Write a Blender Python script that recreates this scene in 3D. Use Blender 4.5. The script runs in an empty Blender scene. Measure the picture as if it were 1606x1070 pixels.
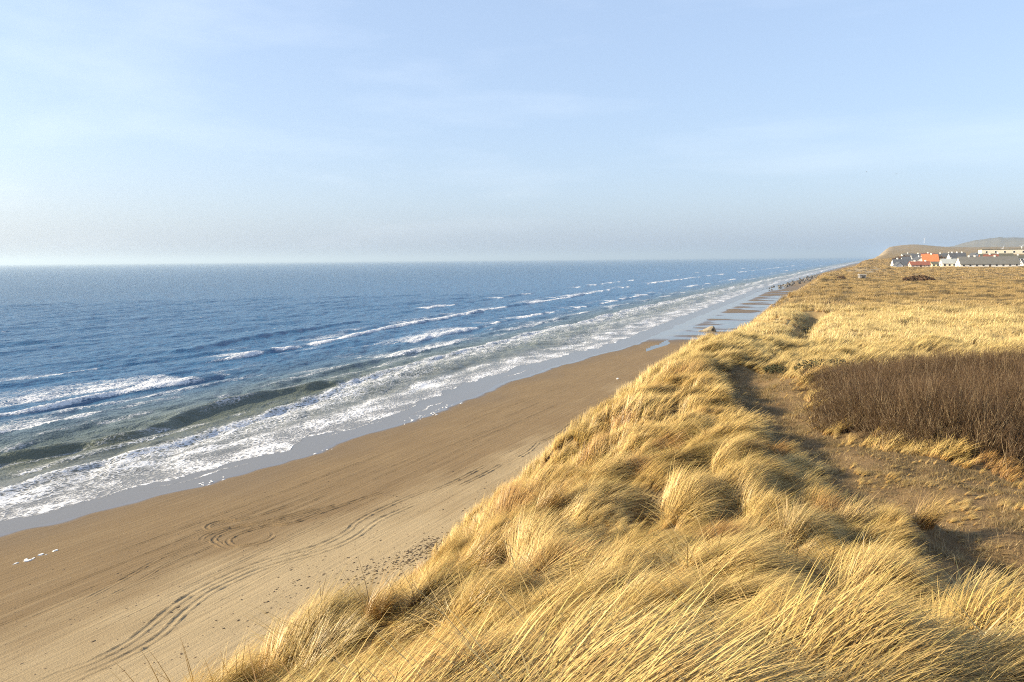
import bpy, bmesh, math, random
import numpy as np
from mathutils import Matrix, Vector

random.seed(11)
RNG = np.random.default_rng(7)
S = bpy.context.scene
ROOT = S.collection

# ------------------------------------------------------------------ camera, sky, sun, exposure
CAM_H = 25.0
YAW, PITCH, ROLL = math.radians(26.0), math.atan(128 / 1200), math.radians(0.5)
fwd = Vector((-math.sin(YAW) * math.cos(PITCH), math.cos(YAW) * math.cos(PITCH), -math.sin(PITCH)))
right = Vector((math.cos(YAW), math.sin(YAW), 0.0))
up = right.cross(fwd)
r2 = right * math.cos(ROLL) - up * math.sin(ROLL)
u2 = right * math.sin(ROLL) + up * math.cos(ROLL)
cam_data = bpy.data.cameras.new('camera')
cam_data.sensor_width = 36.0
cam_data.lens = 36.0 * 1200 / 1606
cam_data.clip_start = 0.1
cam_data.clip_end = 90000
cam = bpy.data.objects.new('camera', cam_data)
ROOT.objects.link(cam)
M = Matrix((r2, u2, -fwd)).transposed().to_4x4()
M.translation = (0, 0, CAM_H)
cam.matrix_world = M
S.camera = cam

SUN_EL, SUN_AZ = math.radians(23), math.radians(-121)     # azimuth clockwise from +Y (along the shore)
sun_dir = Vector((math.sin(SUN_AZ) * math.cos(SUN_EL), math.cos(SUN_AZ) * math.cos(SUN_EL), math.sin(SUN_EL)))

world = bpy.data.worlds.new('World')
S.world = world
world.use_nodes = True
wn, wl = world.node_tree.nodes, world.node_tree.links
wn.clear()
w_out = wn.new('ShaderNodeOutputWorld')
w_bg = wn.new('ShaderNodeBackground')
sky = wn.new('ShaderNodeTexSky')
sky.sky_type = 'NISHITA'
sky.sun_disc = False
sky.sun_elevation = SUN_EL
sky.sun_rotation = SUN_AZ
sky.altitude = 20
sky.air_density = 1.0
sky.dust_density = 2.2
sky.ozone_density = 1.5
w_bg.inputs['Strength'].default_value = 0.123
# thin high cirrus: a faint veil of stretched noise over the whole sky
tc = wn.new('ShaderNodeTexCoord')
mp = wn.new('ShaderNodeMapping')
mp.inputs['Scale'].default_value = (1.2, 3.0, 9.0)
mp.inputs['Rotation'].default_value = (0.15, 0.1, 0.5)
nz = wn.new('ShaderNodeTexNoise')
nz.inputs['Scale'].default_value = 1.6
nz.inputs['Detail'].default_value = 6
nz.inputs['Roughness'].default_value = 0.55
rp = wn.new('ShaderNodeValToRGB')
rp.color_ramp.elements[0].position = 0.50
rp.color_ramp.elements[1].position = 0.85
rp.color_ramp.elements[1].color = (0.12, 0.12, 0.12, 1)
mixc = wn.new('ShaderNodeMix')
mixc.data_type = 'RGBA'
mixc.inputs[7].default_value = (8.0, 8.0, 8.1, 1)
veil = wn.new('ShaderNodeMix')          # an even, pale high haze over the whole sky
veil.data_type = 'RGBA'
veil.inputs[7].default_value = (2.65, 3.42, 4.85, 1)
sep = wn.new('ShaderNodeSeparateXYZ')
thin = wn.new('ShaderNodeMapRange')
for k_, v_ in zip((1, 2, 3, 4), (0.30, 1.0, 0.49, 0.05)): thin.inputs[k_].default_value = v_
wl.new(tc.outputs['Generated'], sep.inputs[0])
wl.new(sep.outputs['Z'], thin.inputs[0])
wl.new(thin.outputs[0], veil.inputs[0])
wl.new(tc.outputs['Generated'], mp.inputs['Vector'])
wl.new(mp.outputs['Vector'], nz.inputs['Vector'])
wl.new(nz.outputs['Fac'], rp.inputs['Fac'])
wl.new(rp.outputs['Color'], mixc.inputs[0])
wl.new(sky.outputs['Color'], veil.inputs[6])
wl.new(veil.outputs[2], mixc.inputs[6])
wl.new(mixc.outputs[2], w_bg.inputs['Color'])
wl.new(w_bg.outputs['Background'], w_out.inputs['Surface'])

sun_data = bpy.data.lights.new('sun', 'SUN')
sun_data.energy = 5.0
sun_data.angle = math.radians(0.6)
sun_data.color = (1.0, 0.85, 0.60)
sun = bpy.data.objects.new('sun', sun_data)
ROOT.objects.link(sun)
sun.rotation_euler = sun_dir.to_track_quat('Z', 'Y').to_euler()
sun.location = sun_dir * 100

S.view_settings.view_transform = 'Standard'
S.view_settings.look = 'None'
S.view_settings.exposure = 0.9
S.view_settings.gamma = 1.0
S.view_settings.use_curve_mapping = False
S.cycles.max_bounces = 6
S.cycles.diffuse_bounces = 3
S.cycles.glossy_bounces = 2
S.cycles.transmission_bounces = 3
S.cycles.volume_bounces = 0
S.cycles.use_denoising = False          # keeps every blade crisp; the little grain left is like a camera's
S.cycles.use_adaptive_sampling = False
S.cycles.pixel_filter_type = 'BLACKMAN_HARRIS'
S.cycles.filter_width = 1.1
S.cycles.caustics_reflective = False
S.cycles.caustics_refractive = False

# ------------------------------------------------------------------ helpers
def tag(o, label=None, cat=None, group=None, kind=None):
    if label: o['label'] = label
    if cat: o['category'] = cat
    if group: o['group'] = group
    if kind: o['kind'] = kind
    return o

def link(name, me, mat=None, parent=None, kind=None):
    o = bpy.data.objects.new(name, me)
    ROOT.objects.link(o)
    if mat is not None and me is not None:
        me.materials.append(mat)
    if parent: o.parent = parent
    if kind: o['kind'] = kind
    return o

def empty(name, loc, rotz, label, cat, group=None):
    o = bpy.data.objects.new(name, None)
    ROOT.objects.link(o)
    o.location = loc
    o.rotation_euler = (0, 0, rotz)
    return tag(o, label, cat, group)

def mesh_np(name, co, faces, smooth=True):
    """co (n,3); faces (m,k) all with k corners"""
    me = bpy.data.meshes.new(name)
    n, (m, k) = len(co), faces.shape
    me.vertices.add(n)
    me.vertices.foreach_set('co', np.ascontiguousarray(co, dtype=np.float32).ravel())
    me.loops.add(m * k)
    me.loops.foreach_set('vertex_index', np.ascontiguousarray(faces, dtype=np.int32).ravel())
    me.polygons.add(m)
    me.polygons.foreach_set('loop_start', np.arange(0, m * k, k, dtype=np.int32))
    me.polygons.foreach_set('loop_total', np.full(m, k, dtype=np.int32))
    me.polygons.foreach_set('use_smooth', np.full(m, smooth, dtype=bool))
    me.update(calc_edges=True)
    return me

def vattr(me, name, arr):
    a = me.attributes.new(name, 'FLOAT', 'POINT')
    a.data.foreach_set('value', np.ascontiguousarray(arr, dtype=np.float32))

def _hash(ix, iy, seed):
    h = (ix.astype(np.int64) * 374761393 + iy.astype(np.int64) * 668265263 + seed * 974634777) & 0xFFFFFFFF
    h = ((h ^ (h >> 13)) * 1274126177) & 0xFFFFFFFF
    h = h ^ (h >> 16)
    return (h & 0xFFFF) / 65535.0 * 2 * np.pi

def noise(x, y, seed=0):
    x = np.asarray(x, float); y = np.asarray(y, float)
    x0, y0 = np.floor(x), np.floor(y)
    fx, fy = x - x0, y - y0
    u = fx * fx * fx * (fx * (fx * 6 - 15) + 10)
    v = fy * fy * fy * (fy * (fy * 6 - 15) + 10)
    def g(dx, dy):
        a = _hash(x0 + dx, y0 + dy, seed)
        return np.cos(a) * (fx - dx) + np.sin(a) * (fy - dy)
    n0 = g(0, 0) * (1 - u) + g(1, 0) * u
    n1 = g(0, 1) * (1 - u) + g(1, 1) * u
    return (n0 * (1 - v) + n1 * v) * 1.5

def fbm(x, y, seed=0, octv=4):
    t, a = 0, 1.0
    for i in range(octv):
        t = t + a * noise(x * 2 ** i, y * 2 ** i, seed + i * 17)
        a *= 0.5
    return t

def sstep(a, b, x):
    t = np.clip((x - a) / (b - a), 0, 1)
    return t * t * (3 - 2 * t)

def poly_dist(x, y, pts):
    """distance to a polyline"""
    best = np.full(np.shape(x), 1e9)
    for (ax, ay), (bx, by) in zip(pts[:-1], pts[1:]):
        dx, dy = bx - ax, by - ay
        t = np.clip(((x - ax) * dx + (y - ay) * dy) / (dx * dx + dy * dy), 0, 1)
        best = np.minimum(best, np.hypot(x - ax - t * dx, y - ay - t * dy))
    return best

def bearing(deg, dist, z=0.0):
    """a spot by its compass bearing from the viewpoint (clockwise from the shore direction) and distance"""
    a = math.radians(deg)
    return (dist * math.sin(a), dist * math.cos(a), z)

class NT:
    """small node builder"""
    def __init__(self, name):
        self.m = bpy.data.materials.new(name)
        self.m.use_nodes = True
        self.n, self.l = self.m.node_tree.nodes, self.m.node_tree.links
        self.b = self.n['Principled BSDF']
        self.out = self.n['Material Output']
    def new(self, t, **kw):
        nd = self.n.new(t)
        for k, v in kw.items(): setattr(nd, k, v)
        return nd
    def put(self, sock, v):
        if v is None: return
        if hasattr(v, 'links'): self.l.new(v, sock)
        else: sock.default_value = v
    def math(self, op, a, b=None, c=None, clamp=False):
        nd = self.new('ShaderNodeMath', operation=op, use_clamp=clamp)
        for i, v in enumerate((a, b, c)): self.put(nd.inputs[i], v)
        return nd.outputs[0]
    def mix(self, f, a, b, blend='MIX'):
        nd = self.new('ShaderNodeMix', data_type='RGBA', blend_type=blend)
        self.put(nd.inputs[0], f); self.put(nd.inputs[6], a); self.put(nd.inputs[7], b)
        return nd.outputs[2]
    def pos(self, scale=(1, 1, 1), rotz=0.0):
        g = self.new('ShaderNodeNewGeometry')
        mpn = self.new('ShaderNodeMapping')
        mpn.inputs['Scale'].default_value = scale
        mpn.inputs['Rotation'].default_value = (0, 0, rotz)
        self.l.new(g.outputs['Position'], mpn.inputs['Vector'])
        return mpn.outputs['Vector']
    def noise(self, vec, scale, detail=4, rough=0.55, dist=0.0):
        nd = self.new('ShaderNodeTexNoise')
        self.l.new(vec, nd.inputs['Vector'])
        nd.inputs['Scale'].default_value = scale
        nd.inputs['Detail'].default_value = detail
        nd.inputs['Roughness'].default_value = rough
        nd.inputs['Distortion'].default_value = dist
        return nd.outputs['Fac']
    def ramp(self, f, stops):
        nd = self.new('ShaderNodeValToRGB')
        self.l.new(f, nd.inputs['Fac'])
        e = nd.color_ramp.elements
        while len(e) < len(stops): e.new(0.5)
        for el, (p, c) in zip(e, stops):
            el.position = p
            el.color = (c, c, c, 1) if isinstance(c, (int, float)) else (*c, 1)
        return nd.outputs['Color']
    def range(self, f, a, b, lo=0.0, hi=1.0):
        nd = self.new('ShaderNodeMapRange', interpolation_type='SMOOTHSTEP')
        self.put(nd.inputs[0], f)
        for i, v in zip((1, 2, 3, 4), (a, b, lo, hi)): self.put(nd.inputs[i], v)
        return nd.outputs[0]
    def attr(self, name, kind='GEOMETRY'):
        nd = self.new('ShaderNodeAttribute', attribute_type=kind)
        nd.attribute_name = name
        return nd
    def bump(self, h, strength=0.5, dist=0.1, normal=None):
        nd = self.new('ShaderNodeBump')
        nd.inputs['Strength'].default_value = strength
        nd.inputs['Distance'].default_value = dist
        self.l.new(h, nd.inputs['Height'])
        if normal is not None: self.l.new(normal, nd.inputs['Normal'])
        return nd.outputs['Normal']
    def set(self, **kw):
        names = dict(color='Base Color', rough='Roughness', normal='Normal', ior='IOR', spec='Specular IOR Level', metal='Metallic')
        for k, v in kw.items(): self.put(self.b.inputs[names[k]], v)
        return self

def rgb(r, g, b): return (r, g, b, 1)

def plain(name, col, rough=0.8, var=0.25, scale=1.5, bump=0.0):
    t = NT(name)
    v = t.pos()
    f = t.noise(v, scale, 5)
    c = t.mix(f, rgb(*[k * (1 - var) for k in col]), rgb(*[min(1, k * (1 + var)) for k in col]))
    t.set(color=c, rough=rough, spec=0.25)
    if bump: t.set(normal=t.bump(f, 0.6, bump))
    return t.m

# ------------------------------------------------------------------ the lie of the land
SHORE_Y = [-60, 20, 42, 59, 77, 85, 104, 140, 176, 216, 312, 462, 612, 1000, 1463, 3000]
SHORE_X = [-80, -76, -73.6, -69.2, -66.6, -67.6, -66.4, -69.6, -68.5, -65.5, -71, -77.3, -84, -88, -92.5, -100]
def shore(y):
    return np.interp(y, SHORE_Y, SHORE_X) + 0.9 * noise(y / 13.0, y * 0 + 3.1, 5) + 0.45 * noise(y / 4.1, y * 0 + 8.1, 6)

def z_beach(x, y):
    d = x - shore(y)
    z = np.where(d < 0, d * 0.05, d * 0.034)
    # a flat, pooled stretch of beach beyond 225 m
    m = sstep(215, 245, y) * (1 - sstep(560, 640, y)) * sstep(3, 10, d)
    flat = 0.39 + 0.20 * fbm(x / 26.0, y / 17.0, 31, 3) + 0.12 * noise(x / 40.0, y / 7.0, 35) - 0.006 * (x + 55)
    z = z * (1 - m) + flat * m
    z = z + 0.025 * fbm(x / 5.0, y / 9.0, 40, 3) * sstep(4, 14, d) * (1 - m)
    return z

EDGE_Y = [-40, 0, 7, 10.8, 14, 16.5, 19.7, 22.6, 29.3, 35.8, 45, 53.5, 60, 67, 99, 150, 220, 287, 360, 480, 590, 800, 1100, 1500, 2600, 3900]
EDGE_X = [-8.6, -8.6, -8.4, -7.4, -6.9, -7.9, -7.4, -7.6, -8.5, -10.0, -10.4, -11.6, -11.2, -10.2, -11.4, -13, -15, -18, -20, -17, -13, -10, -7, -3, 4, 30]
TROUGH = [(-6.2, 43), (-5.0, 38), (-3.9, 33), (-2.9, 28), (-1.0, 23.2), (1.6, 20.6), (7, 20)]
RIDGE = [(-8.6, 40), (-7.6, 34), (-6.2, 28.5), (-4.2, 23.5), (-1.8, 17.5)]
FLAT = [(-8, 45), (-7.7, 42), (-6.5, 35), (-4.8, 29.7), (-3.1, 26.3), (-1.2, 23.6), (0.1, 22.0), (0.6, 20.6), (0.2, 18), (0.5, 16.3), (1.8, 15.3), (3.2, 14.8), (9, 14.5),
        (10, 27.8), (3.7, 27.2), (0.7, 27.6), (-1.2, 29.6), (-2.4, 31.8), (-3.0, 36), (-3.8, 40), (-5.2, 45.5)]
def _inpoly(x, y, poly):
    ins = np.zeros(np.shape(x), bool)
    n = len(poly)
    for i in range(n):
        ax, ay = poly[i]; bx, by = poly[(i + 1) % n]
        c = ((ay > y) != (by > y)) & (x < (bx - ax) * (y - ay) / (by - ay + 1e-12) + ax)
        ins ^= c
    return ins
def flatness(x, y):
    """1 on the trodden ground along the path"""
    t = 0
    for k in range(5):
        t = t + _inpoly(x + 0.35 * noise(x / 0.9, y / 1.1, 790) + 0.28 * math.cos(k * 1.257), y + 0.6 * noise(x / 0.8, y / 1.2, 791) + 0.45 * math.sin(k * 1.257), FLAT)
    return t / 5.0
BUSH = [(-2.3, 32.3), (-1.1, 30.2), (0.8, 28.4), (4.2, 28.2), (10, 29.4), (14, 46.5), (1.7, 46), (-3.0, 41.5)]

def sea_side(x, y):
    return x - np.interp(y, EDGE_Y, EDGE_X) + (1.3 * noise(y / 4.5, y * 0, 51) + 1.15 * noise(y / 1.7, y * 0 + 4, 52)) * np.minimum(1, 0.3 + y * y / 200) \
        + 4.0 * noise(y / 60.0, y * 0 + 7, 53) * sstep(80, 200, y)

PITS = [(-8.3, 9.6, .75), (-8.9, 7.4, .6), (-7.6, 13.8, .6), (-8.4, 19.2, .75), (-7.1, 10.4, .75), (-8.1, 24.2, .7), (-6.3, 24.4, .55), (-4.7, 21.4, .6), (-1.5, 15.9, .75), (-8.0, 42.0, 1.0), (-8.4, 12.6, .6), (-8.2, 15.2, .7),
        (-7.8, 8.6, .7), (-7.6, 30.5, .6), (-8.3, 34.5, .7), (-5.8, 28.0, .5), (-3.3, 18.6, .5), (-5.6, 15.0, .5), (-2.2, 20.4, .55), (0.3, 9.6, .45), (-3.2, 9.2, .45), (-1.6, 8.1, .42), (1.0, 8.6, .42), (-4.6, 11.5, .5), (-0.9, 11.1, .5), (1.9, 10.2, .45), (-2.7, 6.7, .36), (-5.9, 9.6, .5), (-6.6, 13.0, .5), (-7.2, 17.0, .5), (-5.2, 18.6, .5)]
def pits(x, y):
    """wind-scoured hollows along the brow"""
    p = np.zeros(np.shape(x))
    for px_, py_, r in PITS:
        w = 0.35 * noise(x / 0.7, y / 0.9, 810)
        p = np.maximum(p, np.exp(-(((x - px_) / r) ** 2 + ((y - py_) / (r * 1.35)) ** 2) * (1 + w)))
    return p

def z_plateau(x, y):
    z = 18.55 + np.exp(-x * x / np.where(x < 0, 38.0, 72.0)) * np.interp(np.abs(y), [0, 3, 5.4, 7.2, 9.5, 11.5, 13, 14.5, 16, 18], [4.5, 3.9, 3.25, 2.8, 2.15, 1.45, 0.75, 0.28, 0.08, 0])
    near = 1 - sstep(60, 120, y)
    z = z + 0.32 * np.exp(-(poly_dist(x, y, RIDGE) / 1.3) ** 2) + 0.75 * np.exp(-((x + 8.7) ** 2 / 1.8 + (y - 42.5) ** 2 / 5.0))
    z = z - 0.28 * np.exp(-(poly_dist(x, y, TROUGH) / 1.6) ** 2)
    z = z - 1.0 * np.exp(-(poly_dist(x, y, [(0.6, 15.6), (2.4, 17.0), (3.2, 19.5)]) / 1.0) ** 2)
    z = z + 0.12 * np.exp(-(poly_dist(x, y, [(-2.0, 12.2), (1.2, 12.6), (4, 12.4)]) / 1.1) ** 2)
    z = z + 0.30 * np.exp(-(poly_dist(x, y, [(0.5, 19.8), (1.1, 21.0)]) / 0.55) ** 2) * 1.8
    z = z + 0.8 * np.exp(-(((x + 9.3) / 2.6) ** 2 + ((y - 52) / 7.0) ** 2))
    z = z + near * (0.17 * fbm(x / 1.7, y / 2.3, 60, 2) + 0.38 * noise(x / 5.5, y / 6.0, 63))
    z = z + (1 - near) * (0.36 * fbm(x / 14.0, y / 11.0, 65, 3))
    z = z - 1.15 * pits(x, y)
    z = z - 1.3 * np.exp(-(poly_dist(x, y, [(-5.6, 62), (-6.4, 71), (-7.0, 82), (-7.4, 98)]) / 1.3) ** 2)
    # the hump with the blow-out above the groyne
    z = z + 1.3 * np.exp(-(((x + 16) / 5.0) ** 2 + ((y - 250) / 22.0) ** 2)) + 1.9 * np.exp(-(((x + 8) / 11.0) ** 2 + ((y - 415) / 45.0) ** 2))
    z = z + np.interp(y, [0, 300, 540, 640, 900, 1300, 1900, 2600, 3600], [0, -0.4, -0.4, 3.0, 5.5, 8.5, 15, 30, 34])
    z = z + 13.0 * np.exp(-(((x - 75) / 75.0) ** 2 + ((y - 2900) / 400.0) ** 2))
    return z

def z_dune(x, y):
    s = sea_side(x, y)
    zp = z_plateau(x, y)
    n = -s
    drop = 0.92 * (np.sqrt(np.maximum(n + 0.2, 0) ** 2 + 1.1) - 1.05)
    drop = np.where(n > -0.2, np.maximum(drop, 0), 0)
    lump = 0.35 * fbm(x / 2.5, y / 2.5, 71, 3) * sstep(0, 3, n) * (1 - sstep(60, 120, y))
    return zp - drop + lump

def pale_sand(x, y):
    """loose pale sand: the blow-out and the far sea cliff"""
    bl = 1.25 * np.exp(-(((x + 7) / 8.0) ** 2 + ((y - 385) / 42.0) ** 2)) + 0.5 * noise(x / 6.0, y / 20.0, 84)
    p = sstep(0.40, 0.65, bl)
    return np.maximum(p, sstep(560, 850, y) * sstep(9, -3, sea_side(x, y) + 5 * noise(x / 20, y / 60, 85)))

def bareness(x, y):
    """0 grown over .. 1 bare sandy soil"""
    d = poly_dist(x, y, TROUGH)
    wob = 0.55 * fbm(x / 1.3, y / 1.6, 80, 3)
    b = 1 - sstep(0.55, 1.35, d + wob)
    d2 = poly_dist(x, y, [(0.5, 15.4), (2.4, 17.0), (3.0, 20.0)])
    b = np.maximum(b, 1 - sstep(0.6, 1.1, d2 + wob * 0.6))
    d3 = np.hypot((x - 3.2) / 1.6, (y - 19.6) / 2.6)
    b = np.maximum(b, 0.9 * (1 - sstep(0.6, 1.1, d3 + wob * 0.5)))
    # far sandy track near the cliff edge and the blow-out
    d4 = poly_dist(x, y, [(-6.4, 70), (-7.0, 82), (-7.4, 98), (-6.4, 130), (-7, 190), (-9, 240)])
    b = np.maximum(b, (1 - sstep(0.6, 1.6, d4 + wob)) * 0.9)
    b = np.maximum(b, pale_sand(x, y))
    f = flatness(x, y)
    patch = sstep(-0.35, 0.25, noise(x / 1.1, y / 1.7, 792) + 0.5 * noise(x / 0.45, y / 0.6, 793) + 0.25)
    b = np.maximum(b * 0.55, f * (0.22 + 0.55 * patch))
    b = np.maximum(b, 0.45 * sstep(0.3, 0.7, pits(x, y)))
    return b

# ------------------------------------------------------------------ ground materials
def make_beach_mat():
    t = NT('beach_sand')
    v = t.pos()
    wet = t.attr('wet').outputs['Fac']
    dry = t.attr('dry').outputs['Fac']
    mott = t.noise(t.pos((1, 0.35, 1)), 0.35, 5, 0.6)
    streak = t.noise(t.pos((1.0, 0.035, 1)), 2.2, 5, 0.62, 0.4)
    grain = t.noise(v, 9.0, 6, 0.7)
    damp_c = t.mix(mott, rgb(0.185, 0.124, 0.062), rgb(0.255, 0.178, 0.092))
    dry_c = t.mix(mott, rgb(0.36, 0.275, 0.155), rgb(0.46, 0.36, 0.215))
    dfac = t.math('ADD', dry, t.math('MULTIPLY', t.math('SUBTRACT', streak, 0.5), 0.9), clamp=True)
    c = t.mix(dfac, damp_c, dry_c)
    c = t.mix(t.math('MULTIPLY', t.range(grain, 0.35, 0.75), 0.22), c, rgb(0.16, 0.11, 0.065))
    c = t.mix(t.range(wet, 0.0, 0.75), c, rgb(0.13, 0.10, 0.072))
    rough = t.range(wet, 0.35, 0.9, 0.85, 0.06)
    h = t.math('ADD', t.math('MULTIPLY', streak, 1.0), t.math('MULTIPLY', grain, 0.45))
    h = t.math('MULTIPLY', h, t.math('SUBTRACT', 1.0, t.range(wet, 0.1, 0.7)))
    t.set(color=c, rough=rough, normal=t.bump(h, 0.8, 0.12))
    t.put(t.b.inputs['Specular IOR Level'], t.range(wet, 0.2, 0.9, 0.15, 0.6))
    return t.m

def make_dune_mat():
    t = NT('dune_soil')
    v = t.pos()
    bare = t.attr('bare').outputs['Fac']
    far = t.attr('far').outputs['Fac']
    mid = t.attr('mid').outputs['Fac']
    n1 = t.noise(v, 1.6, 6, 0.65)
    n2 = t.noise(v, 11.0, 5, 0.7)
    n3 = t.noise(t.pos((1, 0.45, 1)), 0.12, 6, 0.65)
    thatch = t.mix(n1, rgb(0.13, 0.082, 0.036), rgb(0.25, 0.165, 0.075))
    thatch = t.mix(t.range(n2, 0.5, 0.75), thatch, rgb(0.33, 0.235, 0.115))
    farc = t.mix(t.range(n3, 0.3, 0.7), rgb(0.17, 0.12, 0.055), rgb(0.33, 0.235, 0.11))
    midc = t.mix(n1, rgb(0.36, 0.26, 0.11), rgb(0.46, 0.34, 0.16))
    g = t.mix(mid, thatch, midc)
    g = t.mix(far, g, farc)
    sand = t.mix(n1, rgb(0.135, 0.088, 0.045), rgb(0.29, 0.195, 0.103))
    moss = t.math('MULTIPLY', t.range(t.noise(v, 0.9, 5, 0.6), 0.52, 0.68), 0.8)
    sand = t.mix(moss, sand, rgb(0.075, 0.062, 0.024))
    sand = t.mix(t.math('MULTIPLY', t.range(n2, 0.55, 0.75), 0.5), sand, rgb(0.10, 0.07, 0.04))
    sand = t.mix(t.attr('pale').outputs['Fac'], sand, t.mix(n3, rgb(0.36, 0.285, 0.185), rgb(0.46, 0.38, 0.26)))
    c = t.mix(bare, g, sand)
    h = t.math('ADD', n1, t.math('MULTIPLY', n2, 0.4))
    t.set(color=c, rough=0.95, spec=0.1, normal=t.bump(h, 0.8, 0.12))
    return t.m

def polar(az0, az1, daz, radii):
    az = np.radians(np.arange(az0, az1 + daz * 0.5, daz))
    A, R = np.meshgrid(az, np.asarray(radii))
    X, Y = R * np.sin(A), R * np.cos(A)
    nr, na = X.shape
    i = np.arange(nr * na).reshape(nr, na)
    q = np.stack([i[:-1, :-1], i[:-1, 1:], i[1:, 1:], i[1:, :-1]], -1).reshape(-1, 4)
    return X.ravel(), Y.ravel(), q

def compact(co, q, attrs):
    used = np.unique(q)
    m = np.full(len(co), -1); m[used] = np.arange(len(used))
    return co[used], m[q], {k: a[used] for k, a in attrs.items()}

# beach
x, y, q = polar(-84, 1, 0.18, np.concatenate([np.geomspace(22, 500, 470), np.geomspace(504, 3000, 90)]))
zb = z_beach(x, y)
keep_v = (x > shore(y) - 40) & (zb > z_dune(x, y) - 1.5)
q = q[keep_v[q].any(1)]
d = x - shore(y)
wet = 1 - sstep(0.2, 2.2 + 5.5 * sstep(60, 120, y) * 0.25, d + 0.6 * noise(x / 3.0, y / 3.0, 90))
wet = np.maximum(wet, 0.30 * (1 - sstep(2, 13, d + 3 * noise(y / 14.0, x / 9.0, 91))))
pool_zone = sstep(205, 240, y) * (1 - sstep(650, 760, y))
wet = np.maximum(wet, pool_zone * (0.42 + 0.45 * sstep(0.53, 0.34, zb)))
dry = sstep(21, 33, d + 6.0 * noise(y / 26.0, x / 16.0, 92) + 2 * noise(y / 5.0, x / 2.5, 93)) * (1 - pool_zone)
co, q, at = compact(np.stack([x, y, zb], 1), q, dict(wet=wet, dry=dry))
me = mesh_np('beach', co, q)
for k, a in at.items(): vattr(me, k, a)
beach = link('beach', me, make_beach_mat(), kind='structure')

# dunes and the land behind them
DUNE_MAT = make_dune_mat()
x, y, q = polar(-110, 46, 0.24, np.concatenate([np.geomspace(0.6, 120, 330), np.geomspace(122, 3900, 200)]))
zd = z_dune(x, y)
keep_v = zd > z_beach(x, y) - 2.5
q = q[keep_v[q].all(1)]
zd = np.maximum(zd, -6)
mid = sstep(40, 52, y + 3 * noise(x / 5.0, y / 5.0, 95)) * (1 - sstep(95, 130, y + 14 * noise(x / 9.0, y / 20.0, 96)))
far = sstep(95, 140, y)
co, q, at = compact(np.stack([x, y, zd], 1), q, dict(bare=bareness(x, y), pale=pale_sand(x, y), mid=mid, far=far))
me = mesh_np('dune_ground', co, q)
for k, a in at.items(): vattr(me, k, a)
dune = link('dune_ground', me, DUNE_MAT, kind='structure')

# far hills
def hill_range(name, az0, az1, dist, prof, seed):
    az = np.linspace(az0, az1, 160)
    top = np.interp(az, prof[0], prof[1]) + 3.0 * fbm(az * 1.7, az * 0, seed, 4)
    rows = []
    for k, (dr, f) in enumerate([(-500, 0.0), (-330, 0.35), (-160, 0.8), (0, 1.0), (250, 0.75), (700, 0.0)]):
        r = dist + dr
        a = np.radians(az)
        z = 10 + (top - 10) * f + 2.5 * fbm(az * 2.3, az * 0 + k, seed + 3, 3) * (f > 0)
        rows.append(np.stack([r * np.sin(a), r * np.cos(a), z], 1))
    co = np.concatenate(rows)
    n = len(az)
    i = np.arange(len(rows) * n).reshape(len(rows), n)
    q = np.stack([i[:-1, :-1], i[:-1, 1:], i[1:, 1:], i[1:, :-1]], -1).reshape(-1, 4)
    return link(name, mesh_np(name, co, q), plain('mist_toned_heath', (0.19, 0.165, 0.11), 0.95, 0.35, 0.01), kind='structure')  # heath colour lightened to stand in for mist over the hills
hill_range('hills', 0.8, 22, 5000, ([0.8, 2.2, 3.6, 5.0, 6.2, 8, 12, 22], [12, 40, 74, 108, 122, 118, 125, 80]), 120)

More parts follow.
